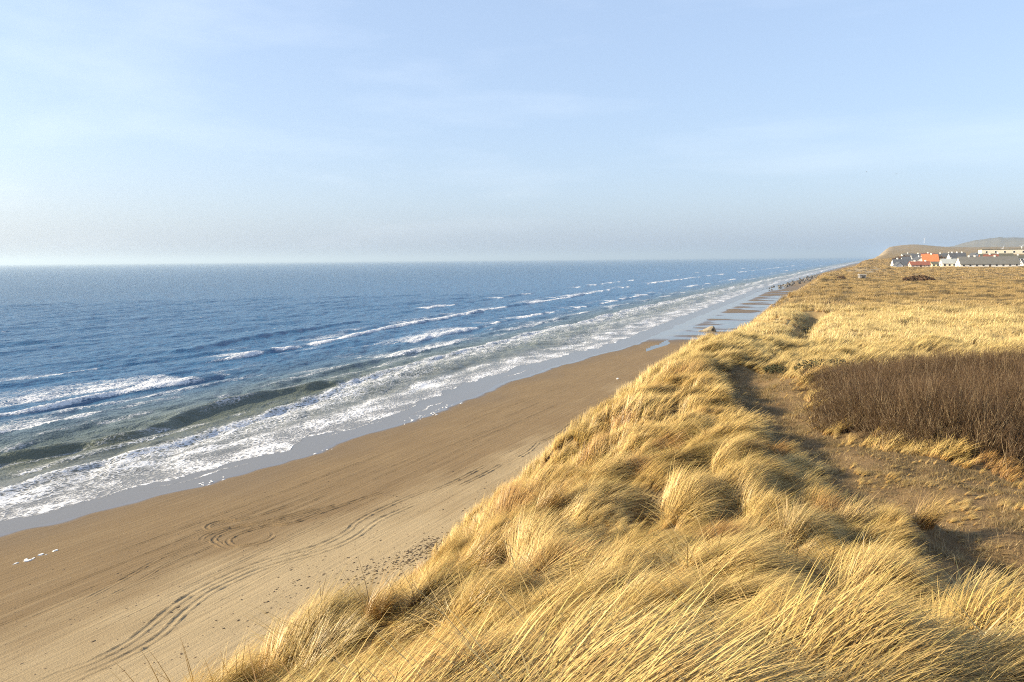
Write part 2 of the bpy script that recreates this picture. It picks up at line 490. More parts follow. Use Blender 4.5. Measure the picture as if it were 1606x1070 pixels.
# ------------------------------------------------------------------ the sea
def wave_fields(x, y):
    """height of the surf and density of foam"""
    sh = shore(y)
    off = sh - x                                     # metres out from the waterline
    h = np.zeros_like(x); foam = np.zeros_like(x)
    calm = sstep(3, 22, off)
    # open swell, running in roughly parallel to the shore
    for k, (L, a, th, sd) in enumerate([(34, .30, -6, 1), (21, .20, 9, 2), (13, .13, -18, 3), (8.2, .11, 16, 4), (5.2, .075, -30, 5), (3.6, .055, 28, 6)]):
        t = math.radians(th)
        ph = (x * math.cos(t) + y * math.sin(t)) * 2 * np.pi / L + 5 * noise(x / (L * 4), y / (L * 5), 200 + sd)
        amp = 0.35 + 0.9 * np.clip(0.5 + noise(x / (L * 2.2), y / (L * 3.2), 210 + sd), 0, 1.3)
        s = np.sin(ph)
        h += a * amp * (s + 0.25 * np.cos(2 * ph)) * calm
    # breakers: (crest offset points, height, front width, back width, y from, y to, foam ahead, foam behind, foam strength)
    def breaker(yx, A, wf, wb, y0, y1, ahead, behind, st, seed, gap=0.0, crest=0.0):
        nonlocal h, foam
        xc = np.interp(y, [p[0] for p in yx], [p[1] for p in yx]) + 1.3 * noise(y / 17.0, y * 0, seed) + 0.5 * noise(y / 5.0, y * 0, seed + 1)
        env = sstep(y0 - 12, y0 + 12, y) * (1 - sstep(y1 - 18, y1 + 18, y))
        var = np.clip(0.82 + 0.5 * noise(y / 30.0, y * 0, seed + 2), 0.25, 1.4)
        u = x - xc                                     # > 0 towards the beach
        p = np.where(u > 0, np.exp(-(u / wf) ** 2), np.exp(-(np.abs(u) / wb) ** 1.6))
        h += A * env * var * p - 0.25 * A * env * np.exp(-((u - wf * 2.2) / (wf * 1.8)) ** 2)
        br = np.clip(sstep(gap - 0.15, gap + 0.15, noise(y / 33.0, y * 0 + 0.5, seed + 3) + 0.5 * noise(y / 9.0, y * 0, seed + 4)), 0, 1)
        f = np.zeros_like(x)
        if ahead: f = np.maximum(f, (u > -0.6) * np.clip(1 - u / ahead, 0, 1) ** 0.6)
        if behind: f = np.maximum(f, (u <= 0.8) * np.clip(1 + u / behind, 0, 1) ** 0.8 * sstep(-0.2, 0.25, noise(x / 14.0, y / 30.0, seed + 5) + 0.25))
        if crest: f = np.maximum(f, 1.3 * np.exp(-((u - 0.4) / crest) ** 2))
        foam[:] = np.maximum(foam, st * f * env * br)
    breaker([(20, -84.5), (49, -85.8), (66, -87.5), (76, -87.6), (93, -91), (111, -94.5), (126, -97.2), (156, -101), (192, -103.5), (252, -108), (367, -111), (700, -116), (1500, -126)],
            0.38, 0.7, 2.6, -50, 2600, 12, 2.0, 0.66, 300, -2, 0)
    breaker([(40, -101.5), (57, -100.5), (72, -97.5), (86, -101), (104, -103), (122, -99)], 1.15, 1.1, 3.2, 10, 128, 0, 0, 0, 310)
    breaker([(70, -101), (89, -101.6), (95, -102)], 0.5, 0.9, 2.0, 89, 92, 2, 3.5, 0.72, 312, -2, 0)
    breaker([(100, -106), (125, -112), (171, -114.7), (196, -115.5), (260, -122)], 0.55, 1.0, 3.0, 120, 210, 0, 10, 0.75, 320, 0.12)
    breaker([(30, -128), (76, -132), (101, -133.4), (120, -131), (150, -134)], 0.70, 1.0, 3.2, 10, 128, 1.5, 26, 0.80, 330, -0.6, 0.7)
    breaker([(20, -112), (60, -115), (110, -120)], 0.25, 1.0, 3.0, 0, 90, 0, 14, 0.62, 335, -0.4)
    breaker([(110, -150), (149, -152), (181, -153.5), (234, -165), (300, -172.8), (438, -185), (703, -208), (996, -216), (2300, -232)], 0.75, 1.1, 3.5, 140, 2600, 2.0, 16, 0.85, 340, -0.25, 0.9)
    breaker([(150, -178), (193, -187.5), (244, -193.5), (330, -198)], 0.8, 1.3, 4.0, 150, 262, 0, 0, 0, 350)
    breaker([(280, -205), (400, -222), (700, -250), (1500, -290)], 0.6, 1.3, 4.0, 300, 2400, 2.0, 14, 0.85, 360, 0.25, 1.2)
    breaker([(40, -158), (120, -162)], 0.55, 1.4, 5.0, 20, 110, 0, 0, 0, 370)
    breaker([(150, -128), (300, -140), (600, -150), (1500, -165)], 0.5, 1.0, 3.5, 190, 2400, 2.0, 14, 0.8, 380, 0.05, 1.0)
    breaker([(20, -215), (120, -222)], 0.5, 1.6, 5.0, 40, 160, 0, 0, 0, 390)
    breaker([(10, -93), (60, -92.5), (100, -97), (140, -104)], 0.22, 0.6, 1.6, 0, 140, 0, 2.2, 0.5, 450, 0.1)
    breaker([(10, -107), (60, -108), (110, -111)], 0.24, 0.7, 2.0, 10, 120, 0, 3.0, 0.45, 455, 0.25)
    breaker([(10, -121), (70, -123), (120, -126)], 0.30, 0.8, 2.2, 0, 130, 0, 5, 0.5, 460, 0.2)
    breaker([(30, -143), (120, -142), (200, -146)], 0.35, 0.9, 2.6, 10, 200, 0, 6, 0.5, 465, 0.2)
    breaker([(60, -171), (160, -168), (300, -181)], 0.4, 1.0, 3.0, 60, 320, 0, 8, 0.55, 470, 0.3)
    breaker([(200, -118), (400, -127), (900, -138)], 0.35, 0.9, 2.6, 190, 1500, 0, 9, 0.62, 475, -0.1)
    # wash thinning towards the sand; a bright rim at the swash edge
    wash = sstep(15.5, 12.5, off) * 0
    edge = 4.2 + 1.8 * noise(y / 11.0, y * 0 + 2, 400) + 0.8 * noise(y / 3.4, y * 0, 401) + 2.2 * sstep(90, 130, y)
    lace = sstep(edge, edge + 0.6, off) * (1 - sstep(edge + 9, edge + 15, off))
    foam = np.maximum(foam, lace * (0.50 + 0.34 * noise(x / 5.0, y / 9.0, 402)))
    foam = np.maximum(foam, 0.95 * np.exp(-((off - edge - 0.25) / 0.22) ** 2) * sstep(-0.3, 0.2, noise(y / 9.0, y * 0, 403)))
    foam = np.where(off < edge - 0.4, foam * 0.0, foam)
    for k, (ye, oo) in enumerate([(63, 2.6), (92, 3.4), (110, 2.0), (150, 3.0)]):
        foam = np.maximum(foam, 0.85 * np.exp(-((off - oo - 0.7 * noise(y / 4.0, y * 0, 410 + k)) / 0.25) ** 2) * np.exp(-((y - ye) / 6.0) ** 2))
    # a broad foamy shallows further along
    foam = np.maximum(foam, 0.44 * sstep(120, 260, y) * sstep(4, 9, off) * (1 - sstep(32, 44, off)) * (0.8 + 0.5 * noise(x / 9.0, y / 30.0, 420)))
    # leftover streaks of foam between the breakers
    st = noise(x / 5.0, y / 30.0, 430) + 0.6 * noise(x / 2.2, y / 12.0, 431)
    foam = np.maximum(foam, 0.42 * sstep(0.25, 0.7, st) * sstep(14, 26, off) * (1 - sstep(70, 95, off)))
    foam = foam * np.clip(1.0 + 0.38 * noise(x / 3.0, y / 7.0, 480) + 0.28 * noise(x / 1.1, y / 2.4, 481), 0.3, 1.25)
    h = h * sstep(1.5, 9, off)
    # rare whitecaps
    wc = noise(x / 6.0, y / 9.0, 440) + 0.8 * noise(x / 2.5, y / 3.5, 441)
    foam = np.maximum(foam, 0.7 * sstep(1.1, 1.3, wc) * sstep(90, 150, off) * (1 - sstep(260, 420, off)))
    return h, foam, off

x, y, q = polar(-88, 1.5, 0.125, np.concatenate([np.geomspace(62, 560, 400), np.geomspace(568, 30000, 110)]))
keep_v = x < shore(y) + 1.2
q = q[keep_v[q].all(1)]
hh, fo, off = wave_fields(x, y)
co, q, at = compact(np.stack([x, y, hh + 0.012], 1), q, dict(foam=fo, off=off))
me = mesh_np('sea', co, q)
for k, a in at.items(): vattr(me, k, a)

t = NT('sea_water')
v = t.pos()
foam_a = t.attr('foam').outputs['Fac']
off_a = t.attr('off').outputs['Fac']
deep = t.mix(t.range(off_a, 22, 75), rgb(0.118, 0.128, 0.084), rgb(0.024, 0.110, 0.228))
shal = t.mix(t.range(off_a, 1, 33), rgb(0.185, 0.178, 0.172), deep)
# lacy foam: cells torn by noise
vor = t.new('ShaderNodeTexVoronoi', feature='DISTANCE_TO_EDGE')
warp = t.new('ShaderNodeTexNoise'); t.l.new(t.pos((1, 0.6, 1)), warp.inputs['Vector'])
warp.inputs['Scale'].default_value = 1.6; warp.inputs['Detail'].default_value = 3
vm = t.new('ShaderNodeVectorMath', operation='MULTIPLY_ADD')
t.l.new(warp.outputs['Color'], vm.inputs[0]); vm.inputs[1].default_value = (0.9, 0.9, 0); t.l.new(t.pos((1, 0.55, 1)), vm.inputs[2])
t.l.new(vm.outputs[0], vor.inputs['Vector']); vor.inputs['Scale'].default_value = 1.9
cell = t.math('SUBTRACT', 1.0, t.math('MULTIPLY', vor.outputs['Distance'], 2.2), clamp=True)
fn = t.noise(t.pos((1, 0.40, 1), 0.25), 2.2, 9, 0.72, 0.8)
pat = t.math('ADD', t.math('MULTIPLY', cell, 0.45), t.math('MULTIPLY', fn, 0.75))
thr = t.math('SUBTRACT', 1.02, t.math('MULTIPLY', foam_a, 0.66))
fmask = t.range(t.math('SUBTRACT', pat, thr), -0.18, 0.24)
fmask = t.math('MULTIPLY', fmask, t.range(foam_a, 0.02, 0.25))
c = t.mix(fmask, shal, rgb(0.74, 0.75, 0.77))
rough = t.mix(fmask, rgb(0.22, 0.22, 0.22), rgb(0.85, 0.85, 0.85))
chop = t.range(off_a, 5, 38)
b1 = t.noise(t.pos((1, 0.45, 1), 0.12), 0.22, 3, 0.5)
b2 = t.noise(t.pos((1, 0.55, 1), -0.2), 0.75, 4, 0.55)
b3 = t.noise(v, 2.6, 3, 0.6)
hb = t.math('ADD', t.math('MULTIPLY', b1, 1.5), t.math('ADD', t.math('MULTIPLY', b2, 0.75), t.math('MULTIPLY', b3, 0.24)))
hb = t.math('MULTIPLY', hb, chop)
hb = t.math('MULTIPLY', hb, t.range(off_a, 120, 700, 1.0, 2.6))      # steeper chop out on the open water
hb = t.math('ADD', hb, t.math('MULTIPLY', fmask, 0.10))
t.set(color=c, rough=rough, ior=1.33, spec=0.22, normal=t.bump(hb, 1.0, 1.1))
sea = link('sea', me, t.m, kind='structure')

# standing water left on the flat beach
x, y, q = polar(-16, 0, 0.16, np.geomspace(205, 720, 150))
zp = np.full_like(x, 0.34)
depth = zp - z_beach(x, y)
keep_v = (depth > -0.05) & (x > shore(y) + 7) & (x < -20)
q = q[keep_v[q].all(1)]
co, q, _ = compact(np.stack([x, y, zp], 1), q, {})
t = NT('still_water')
t.set(color=rgb(0.09, 0.08, 0.065), rough=0.04, ior=1.33)
link('pool_water', mesh_np('pool_water', co, q), t.m, kind='structure')

# ------------------------------------------------------------------ air
bm = bmesh.new()
bmesh.ops.create_cube(bm, size=1.0)
me = bpy.data.meshes.new('haze'); bm.to_mesh(me); bm.free()
hz = NT('haze_air')
hz.n.remove(hz.b)
pv = hz.new('ShaderNodeVolumePrincipled')
pv.inputs['Color'].default_value = (0.70, 0.86, 1.0, 1)
pv.inputs['Density'].default_value = 0.00012
pv.inputs['Anisotropy'].default_value = 0.33
hz.l.new(pv.outputs['Volume'], hz.out.inputs['Volume'])
hz.m.cycles.volume_sampling = 'DISTANCE'
hz.m.cycles.homogeneous_volume = True
haze = link('haze', me, hz.m, kind='stuff')
haze.scale = (64000, 64000, 150)
haze.location = (0, 0, 150 / 2 - 9)

# ------------------------------------------------------------------ tyre tracks pressed into the sand
TRACK_MAT = None
def track(pts, w=0.24, hgt=0.10, seed=0, closed=False):
    P = np.array(pts, float)
    # Catmull-Rom resample
    out = []
    n = len(P)
    for i in range(n - 1):
        p0, p1, p2, p3 = P[max(i - 1, 0)], P[i], P[i + 1], P[min(i + 2, n - 1)]
        k = max(3, int(np.hypot(*(p2 - p1)) / 0.35))
        for s in np.linspace(0, 1, k, endpoint=False):
            out.append(0.5 * ((2 * p1) + (-p0 + p2) * s + (2 * p0 - 5 * p1 + 4 * p2 - p3) * s * s + (-p0 + 3 * p1 - 3 * p2 + p3) * s ** 3))
    out.append(P[-1])
    C = np.array(out)
    T = np.gradient(C, axis=0); T /= np.linalg.norm(T, axis=1)[:, None] + 1e-9
    N = np.stack([T[:, 1], -T[:, 0]], 1)
    m = len(C)
    s = np.linspace(0, 1, m)
    fade = np.minimum(1, np.minimum(s, 1 - s) * 8)
    offs = [-2.0, -1.15, -0.7, 0.7, 1.15, 2.0]
    hs = [-0.25, 1.0, 0.08, 0.08, 1.0, -0.25]
    rows = []
    for o, hk in zip(offs, hs):
        jit = 1 + 0.25 * noise(np.arange(m) * 0.9, np.full(m, o * 3), 600 + seed)
        p = C + N * (o * w * jit)[:, None]
        hv = hk * hgt * fade * (0.8 + 0.4 * noise(np.arange(m) * 0.45, np.full(m, o * 5), 640 + seed) + 0.35 * noise(np.arange(m) * 1.7, np.full(m, o * 5), 660 + seed))
        rows.append(np.stack([p[:, 0], p[:, 1], z_beach(p[:, 0], p[:, 1]) + 0.006 + np.where(hk > 0, np.abs(hv), -0.02)], 1))
    k = len(offs)
    co = np.stack(rows, 1).reshape(-1, 3)
    i = np.arange(m * k).reshape(m, k)
    q = np.stack([i[:-1, :-1], i[:-1, 1:], i[1:, 1:], i[1:, :-1]], -1).reshape(-1, 4)
    me = mesh_np('tyre_track', co, q)
    d = co[:, 0] - shore(co[:, 1])
    vattr(me, 'wet', np.zeros(len(co)))
    vattr(me, 'dry', sstep(21, 33, d + 6.0 * noise(co[:, 1] / 26.0, co[:, 0] / 16.0, 92) + 2 * noise(co[:, 1] / 5.0, co[:, 0] / 2.5, 93)))
    return link('tyre_track', me, beach.data.materials[0], beach)

track([(-41.4, 24), (-41.2, 26.4), (-40.8, 29.4), (-41.1, 32.2), (-42.4, 35.0), (-43.4, 38.2), (-43.5, 40.5), (-43.2, 43.3), (-42.3, 45.6), (-41.3, 48.0), (-40.7, 51.3), (-41.4, 55.2), (-41.6, 57.7), (-41, 64)], seed=1)
track([(-43, 24), (-42.8, 26.3), (-42.2, 28.1), (-42.2, 30.4), (-42.9, 32.7), (-43.9, 35.2), (-44.6, 38.1), (-44.7, 41.6), (-44.3, 44.4), (-43.4, 46.7), (-42.4, 49.3), (-42.4, 52.8), (-43.2, 55.4), (-43.4, 60.3), (-42.6, 68)], seed=2)
track([(-51.2, 34), (-51.9, 37.8), (-52.7, 40.5), (-53.1, 43.1), (-53.0, 46.2)], 0.16, 0.06, 3)
track([(-50.0, 35), (-50.6, 38.6), (-51.4, 41.2), (-51.6, 44.0)], 0.14, 0.04, 4)
track([(-53, 58), (-54.1, 52.4), (-55.3, 51.6), (-56.1, 50.6), (-55.9, 49.5), (-55.0, 49.0), (-54.0, 49.2)], 0.2, 0.095, 5)
track([(-46.5, 66), (-48.2, 58), (-48.9, 52.9), (-50.4, 51.9), (-51.4, 49.1), (-51.0, 47.3), (-49.4, 46.4), (-48.3, 47.0), (-47.7, 48.2), (-47.9, 49.4), (-48.8, 50.4), (-49.8, 50.6)], 0.2, 0.095, 6)
track([(-48.5, 60), (-50.2, 53.5), (-52.3, 51), (-53.0, 48.7), (-52.4, 47.0), (-50.8, 46.2), (-49, 45.7)], 0.2, 0.095, 7)
track([(-49.8, 58), (-51.8, 52.2), (-53.6, 50), (-54.0, 47.5), (-53, 46.1)], 0.2, 0.095, 8)
track([(-41.9, 66), (-41.6, 72), (-41.7, 78)], 0.2, 0.095, 9)
track([(-40.2, 69), (-40.0, 74), (-40.1, 79)], 0.2, 0.095, 10)
track([(-39.4, 82), (-39.6, 86), (-40.6, 91)], 0.2, 0.095, 11)
track([(-40.4, 90), (-40.0, 96), (-40.8, 104), (-39.6, 112)], 0.2, 0.095, 12)
track([(-38.8, 92), (-38.8, 99), (-39.1, 107)], 0.2, 0.05, 13)
for k in range(26):                                              # long faint wheel lines along the damp sand
    xx = -57 + 17.5 * random.random(); y0 = random.uniform(22, 95); ln = random.uniform(15, 50)
    pts = [(xx + 0.9 * math.sin(yy * 0.03 + k) + 0.25 * math.sin(yy * 0.11 + k * 2), yy) for yy in np.arange(y0, y0 + ln, 5.0)]
    track(pts, random.uniform(0.10, 0.16), random.uniform(0.018, 0.036), 20 + k)

# ------------------------------------------------------------------ grass
def blade_clump(name, n, seg, L, width, rad, lean, spread, mat, seed, upright=0.0):
    """a tuft of n arching blades leaning to +X"""
    rg = np.random.default_rng(seed)
    V, Fq, rnd, ss = [], [], [], []
    for b in range(n):
        a = rg.uniform(0, 2 * np.pi); r = rad * math.sqrt(rg.uniform())
        px, py, pz = r * math.cos(a), r * math.sin(a), -0.04
        az = rg.normal(0, spread)
        th = np.radians(rg.uniform(8, 30) + 0.55 * max(0, lean - 60)) * (1 - upright)
        th1 = np.radians(np.clip(rg.normal(lean, 15), 15, 118)) * (1 - 0.6 * upright)
        if rg.uniform() < 0.06: az = rg.uniform(-np.pi, np.pi); th1 *= 0.9
        ln = L * rg.uniform(0.55, 1.15)
        w = width * rg.uniform(0.7, 1.25)
        tw = rg.uniform(-0.9, 0.9)
        base = len(V)
        rv = rg.uniform()
        for i in range(seg + 1):
            s = i / seg
            ww = w * (1 - 0.82 * s ** 1.8) * 0.5
            ca, sa = math.cos(az + tw * s), math.sin(az + tw * s)
            V.append((px - sa * ww, py + ca * ww, pz)); V.append((px + sa * ww, py - ca * ww, pz))
            rnd += [rv, rv]; ss += [s, s]
            t_ = th + (th1 - th) * (s ** 0.8)
            dl = ln / seg
            px += math.sin(t_) * math.cos(az) * dl; py += math.sin(t_) * math.sin(az) * dl; pz += math.cos(t_) * dl
            az += rg.normal(0, 0.05)
        for i in range(seg):
            k = base + 2 * i
            Fq.append((k, k + 1, k + 3, k + 2))
    me = mesh_np(name, np.array(V), np.array(Fq), smooth=True)
    vattr(me, 'rnd', np.array(rnd)); vattr(me, 'along', np.array(ss))
    me.materials.append(mat)
    return me

def make_grass_mat(name='dry_grass', use_tint=True, col=(0.5, 0.38, 0.17)):
    t = NT(name)
    rnd = t.attr('rnd').outputs['Fac']; al = t.attr('along').outputs['Fac']
    if use_tint:
        base = t.attr('tint', 'INSTANCER').outputs['Color']
    else:
        base = rgb(*col)
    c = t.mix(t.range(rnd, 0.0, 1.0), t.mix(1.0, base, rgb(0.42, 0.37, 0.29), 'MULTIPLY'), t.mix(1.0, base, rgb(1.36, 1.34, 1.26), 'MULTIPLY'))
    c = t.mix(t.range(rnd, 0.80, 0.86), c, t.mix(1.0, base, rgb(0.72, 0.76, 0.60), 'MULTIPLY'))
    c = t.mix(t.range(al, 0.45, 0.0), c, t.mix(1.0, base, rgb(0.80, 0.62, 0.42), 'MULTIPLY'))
    df = t.new('ShaderNodeBsdfDiffuse'); tr = t.new('ShaderNodeBsdfTranslucent'); gl = t.new('ShaderNodeBsdfGlossy')
    t.l.new(c, df.inputs['Color']); t.l.new(c, tr.inputs['Color'])
    gl.inputs['Roughness'].default_value = 0.45
    gl.inputs['Color'].default_value = (0.9, 0.9, 0.9, 1)
    m1 = t.new('ShaderNodeMixShader'); m1.inputs[0].default_value = 0.20
    t.l.new(df.outputs[0], m1.inputs[1]); t.l.new(tr.outputs[0], m1.inputs[2])
    m2 = t.new('ShaderNodeMixShader'); m2.inputs[0].default_value = 0.05
    t.l.new(m1.outputs[0], m2.inputs[1]); t.l.new(gl.outputs[0], m2.inputs[2])
    t.l.new(m2.outputs[0], t.out.inputs['Surface'])
    t.n.remove(t.b)
    return t.m
GRASS = make_grass_mat()

def proto_collection(name, meshes):
    c = bpy.data.collections.new(name)
    for m in meshes:
        o = bpy.data.objects.new(m.name, m)
        c.objects.link(o)
    return c

def scatter(name, P, eul, scl, idx, tint, coll, label=None, cat=None):
    me = bpy.data.meshes.new(name)
    me.vertices.add(len(P))
    me.vertices.foreach_set('co', np.ascontiguousarray(P, dtype=np.float32).ravel())
    a = me.attributes.new('rot', 'FLOAT_VECTOR', 'POINT'); a.data.foreach_set('vector', np.ascontiguousarray(eul, dtype=np.float32).ravel())
    a = me.attributes.new('scl', 'FLOAT_VECTOR', 'POINT'); a.data.foreach_set('vector', np.ascontiguousarray(scl, dtype=np.float32).ravel())
    a = me.attributes.new('idx', 'INT', 'POINT'); a.data.foreach_set('value', np.ascontiguousarray(idx, dtype=np.int32))
    a = me.attributes.new('tint', 'FLOAT_COLOR', 'POINT'); a.data.foreach_set('color', np.ascontiguousarray(np.concatenate([tint, np.ones((len(P), 1))], 1), dtype=np.float32).ravel())
    o = link(name, me, kind='stuff')
    tag(o, label, cat)
    ng = bpy.data.node_groups.new(name + '_scatter', 'GeometryNodeTree')
    ng.interface.new_socket('Geometry', in_out='INPUT', socket_type='NodeSocketGeometry')
    ng.interface.new_socket('Geometry', in_out='OUTPUT', socket_type='NodeSocketGeometry')
    N, L = ng.nodes, ng.links
    gi, go = N.new('NodeGroupInput'), N.new('NodeGroupOutput')
    ci = N.new('GeometryNodeCollectionInfo'); ci.inputs['Collection'].default_value = coll
    ci.inputs['Separate Children'].default_value = True; ci.inputs['Reset Children'].default_value = True
    iop = N.new('GeometryNodeInstanceOnPoints'); iop.inputs['Pick Instance'].default_value = True
    def na(nm, ty):
        nd = N.new('GeometryNodeInputNamedAttribute'); nd.data_type = ty; nd.inputs['Name'].default_value = nm
        return nd.outputs['Attribute']
    L.new(gi.outputs[0], iop.inputs['Points'])
    L.new(ci.outputs[0], iop.inputs['Instance'])
    L.new(na('idx', 'INT'), iop.inputs['Instance Index'])
    e2r = N.new('FunctionNodeEulerToRotation')
    L.new(na('rot', 'FLOAT_VECTOR'), e2r.inputs[0])
    L.new(e2r.outputs[0], iop.inputs['Rotation'])
    L.new(na('scl', 'FLOAT_VECTOR'), iop.inputs['Scale'])
    L.new(iop.outputs[0], go.inputs[0])
    mod = o.modifiers.new('scatter', 'NODES')
    mod.node_group = ng
    return o

def euler_align(nx, ny, nz, yaw):
    """euler XYZ of a frame whose Z is the given normal and whose X points along the heading"""
    hx, hy = np.cos(yaw), np.sin(yaw)
    Z = np.stack([nx, ny, nz], 1)
    X = np.stack([hx, hy, np.zeros_like(hx)], 1)
    X = X - Z * (X * Z).sum(1)[:, None]; X /= np.linalg.norm(X, axis=1)[:, None]
    Y = np.cross(Z, X)
    ry = -np.arcsin(np.clip(X[:, 2], -1, 1))
    rx = np.arctan2(Y[:, 2], Z[:, 2])
    rz = np.arctan2(X[:, 1], X[:, 0])
    return np.stack([rx, ry, rz], 1)

def slope_normal(x, y, e=0.25, tilt=0.7):
    gx = (z_dune(x + e, y) - z_dune(x - e, y)) / (2 * e)
    gy = (z_dune(x, y + e) - z_dune(x, y - e)) / (2 * e)
    nx, ny, nz = -gx * tilt, -gy * tilt, np.ones_like(gx)
    l = np.sqrt(nx * nx + ny * ny + 1)
    return nx / l, ny / l, nz / l

WIND = math.radians(36)
def wind(x, y, sc=1.0):
    a = WIND + 0.62 * noise(x / 4.5 / sc, y / 5.5 / sc, 700) + 0.40 * noise(x / 1.7 / sc, y / 2.0 / sc, 701)
    # over the seaward brow the blades are blown up and along it
    s = sea_side(x, y)
    return a + 0.2 * sstep(3, -3, s)

def mixc3(a, b, f):
    return np.asarray(a)[None, :] * (1 - f[:, None]) + np.asarray(b)[None, :] * f[:, None]

def sample(n, x0, x1, y0, y1, az0=-70, az1=16):
    x = RNG.uniform(x0, x1, n); y = RNG.uniform(y0, y1, n)
    az = np.degrees(np.arctan2(x, y))
    ok = ((az > az0) & (az < az1)) | (np.hypot(x, y) < 6)
    return x[ok], y[ok]

from_inside = lambda x, y: _inpoly(x, y, BUSH)
# prototypes (kept out of the scene; only instanced by the stuff below)
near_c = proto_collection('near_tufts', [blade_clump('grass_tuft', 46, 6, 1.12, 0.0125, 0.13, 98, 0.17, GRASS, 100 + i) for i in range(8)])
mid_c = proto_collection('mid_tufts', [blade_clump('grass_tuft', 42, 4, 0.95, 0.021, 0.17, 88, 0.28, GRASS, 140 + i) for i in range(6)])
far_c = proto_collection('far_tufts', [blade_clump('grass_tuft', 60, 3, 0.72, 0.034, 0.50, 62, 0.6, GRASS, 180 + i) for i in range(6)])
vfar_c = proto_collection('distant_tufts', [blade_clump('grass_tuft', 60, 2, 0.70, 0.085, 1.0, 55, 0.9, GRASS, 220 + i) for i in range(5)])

GOLD, PALE, OLIVE, RUST, GREY = (0.59, 0.41, 0.14), (0.71, 0.535, 0.23), (0.36, 0.265, 0.085), (0.40, 0.20, 0.065), (0.42, 0.37, 0.25)

def near_tint(x, y):
    f = np.clip(0.5 + fbm(x / 2.6, y / 3.2, 720, 3) * 0.8, 0, 1)
    c = mixc3(GOLD, PALE, f)
    g = sstep(0.15, 0.5, noise(x / 3.5, y / 3.5, 725))
    c = c * (1 - 0.5 * g[:, None]) + np.asarray(OLIVE)[None] * 0.5 * g[:, None]
    r = sstep(0.40, 0.62, noise(x / 2.2, y / 2.2, 728) + 0.35 * np.exp(-(((x + 3.9) / 0.9) ** 2 + ((y - 23.5) / 1.3) ** 2)))
    c = c * (1 - 0.65 * r[:, None]) + np.asarray(RUST)[None] * 0.65 * r[:, None]
    return c * RNG.uniform(0.82, 1.15, len(x))[:, None]

def place_grass(name, x, y, coll, k, dens, sc, tintf, label, sc_w=1.0, sink=0.0, tilt=0.7):
    keep = RNG.uniform(size=len(x)) < dens(x, y)
    x, y = x[keep], y[keep]
    s = sc(x, y)
    z = z_dune(x, y) - sink
    ok = (z > 2.5) & (s > 0.05)
    x, y, z, s = x[ok], y[ok], z[ok], s[ok]
    yaw = wind(x, y, sc_w) + RNG.normal(0, 0.16, len(x))
    nx, ny, nz = slope_normal(x, y, tilt=tilt)
    eul = euler_align(nx, ny, nz, yaw)
    S3 = np.stack([s, s, s * RNG.uniform(0.85, 1.15, len(x))], 1)
    return scatter(name, np.stack([x, y, z], 1), eul, S3, RNG.integers(0, k, len(x)), tintf(x, y), coll, label, 'grass')

def dens_near(x, y):
    s = sea_side(x, y)
    b = bareness(x, y)
    d = (1 - b) ** 1.3
    holes = sstep(-0.75, -0.45, noise(x / 1.5, y / 1.9, 740))
    ins = from_inside(x, y)
    f = flatness(x, y)
    return d * (0.25 + 0.75 * holes) * np.where(ins, 0.12, 1) * sstep(-13, -9, s) * (1 - 0.55 * f) * (1 - sstep(0.3, 0.6, pits(x, y)))
def sc_near(x, y):
    g = 0.82 + 0.60 * noise(x / 1.3, y / 1.6, 741) + 0.3 * noise(x / 5, y / 5, 742)
    return np.clip(g, 0.35, 1.35) * (1 - 0.55 * bareness(x, y)) * (1 - 0.70 * flatness(x, y))
def clustered(x, y, k, rad):
    """gather tufts into tussocks of k"""
    n = len(x)
    X = np.repeat(x, k) + RNG.normal(0, rad, n * k); Y = np.repeat(y, k) + RNG.normal(0, rad, n * k)
    return X, Y
x, y = sample(12500, -22, 9, -1.5, 26)
xc, yc = clustered(*sample(1500, -22, 9, -1.5, 26), 12, 0.20)
x, y = np.concatenate([x, xc]), np.concatenate([y, yc])
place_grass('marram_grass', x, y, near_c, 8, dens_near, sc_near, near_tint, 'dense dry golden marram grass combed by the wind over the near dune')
x, y = sample(15000, -26, 14, 25, 62)
xc, yc = clustered(*sample(1900, -26, 14, 25, 62), 10, 0.28)
x, y = np.concatenate([x, xc]), np.concatenate([y, yc])
def tint_mid(x, y):
    c = near_tint(x, y)
    f = sstep(38, 50, y)
    return c * (1 - f[:, None]) + (np.asarray((0.66, 0.51, 0.22))[None] * RNG.uniform(0.85, 1.1, len(x))[:, None]) * f[:, None]
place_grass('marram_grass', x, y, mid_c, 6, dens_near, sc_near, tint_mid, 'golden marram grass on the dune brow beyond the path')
def dens_far(x, y):
    return (1 - np.clip(1.15 * bareness(x, y), 0, 1)) * (0.55 + 0.45 * sstep(-0.4, 0.2, noise(x / 6, y / 8, 750))) * sstep(-16, -9, sea_side(x, y))
def tint_far(x, y):
    yy = y + 12 * noise(x / 12, y / 24, 96)
    pale = 1 - sstep(95, 128, yy)
    c = mixc3((0.46, 0.325, 0.135), (0.72, 0.565, 0.265), pale)
    o = sstep(0.12, 0.45, noise(x / 4.0, y / 7.0, 752)) * sstep(85, 125, y) * 0.9 + (0.25 + 0.7 * sstep(90, 130, y)) * sstep(0.15, 0.45, noise(x / 1.8, y / 3.6, 753))
    o = np.clip(o, 0, 1)
    c = c * (1 - o[:, None]) + np.asarray((0.165, 0.12, 0.05))[None] * o[:, None]
    return c * RNG.uniform(0.85, 1.12, len(x))[:, None]
x, y = sample(46000, -32, 46, 60, 240, -25, 13)
place_grass('marsh_grass', x, y, far_c, 6, dens_far, lambda x, y: np.clip(0.85 + 0.5 * noise(x / 6, y / 9, 755), 0.4, 1.4), tint_far, 'pale yellow grass field stretching beyond the brown thicket', 2.5)
x, y = sample(30000, -40, 125, 235, 760, -12, 12)
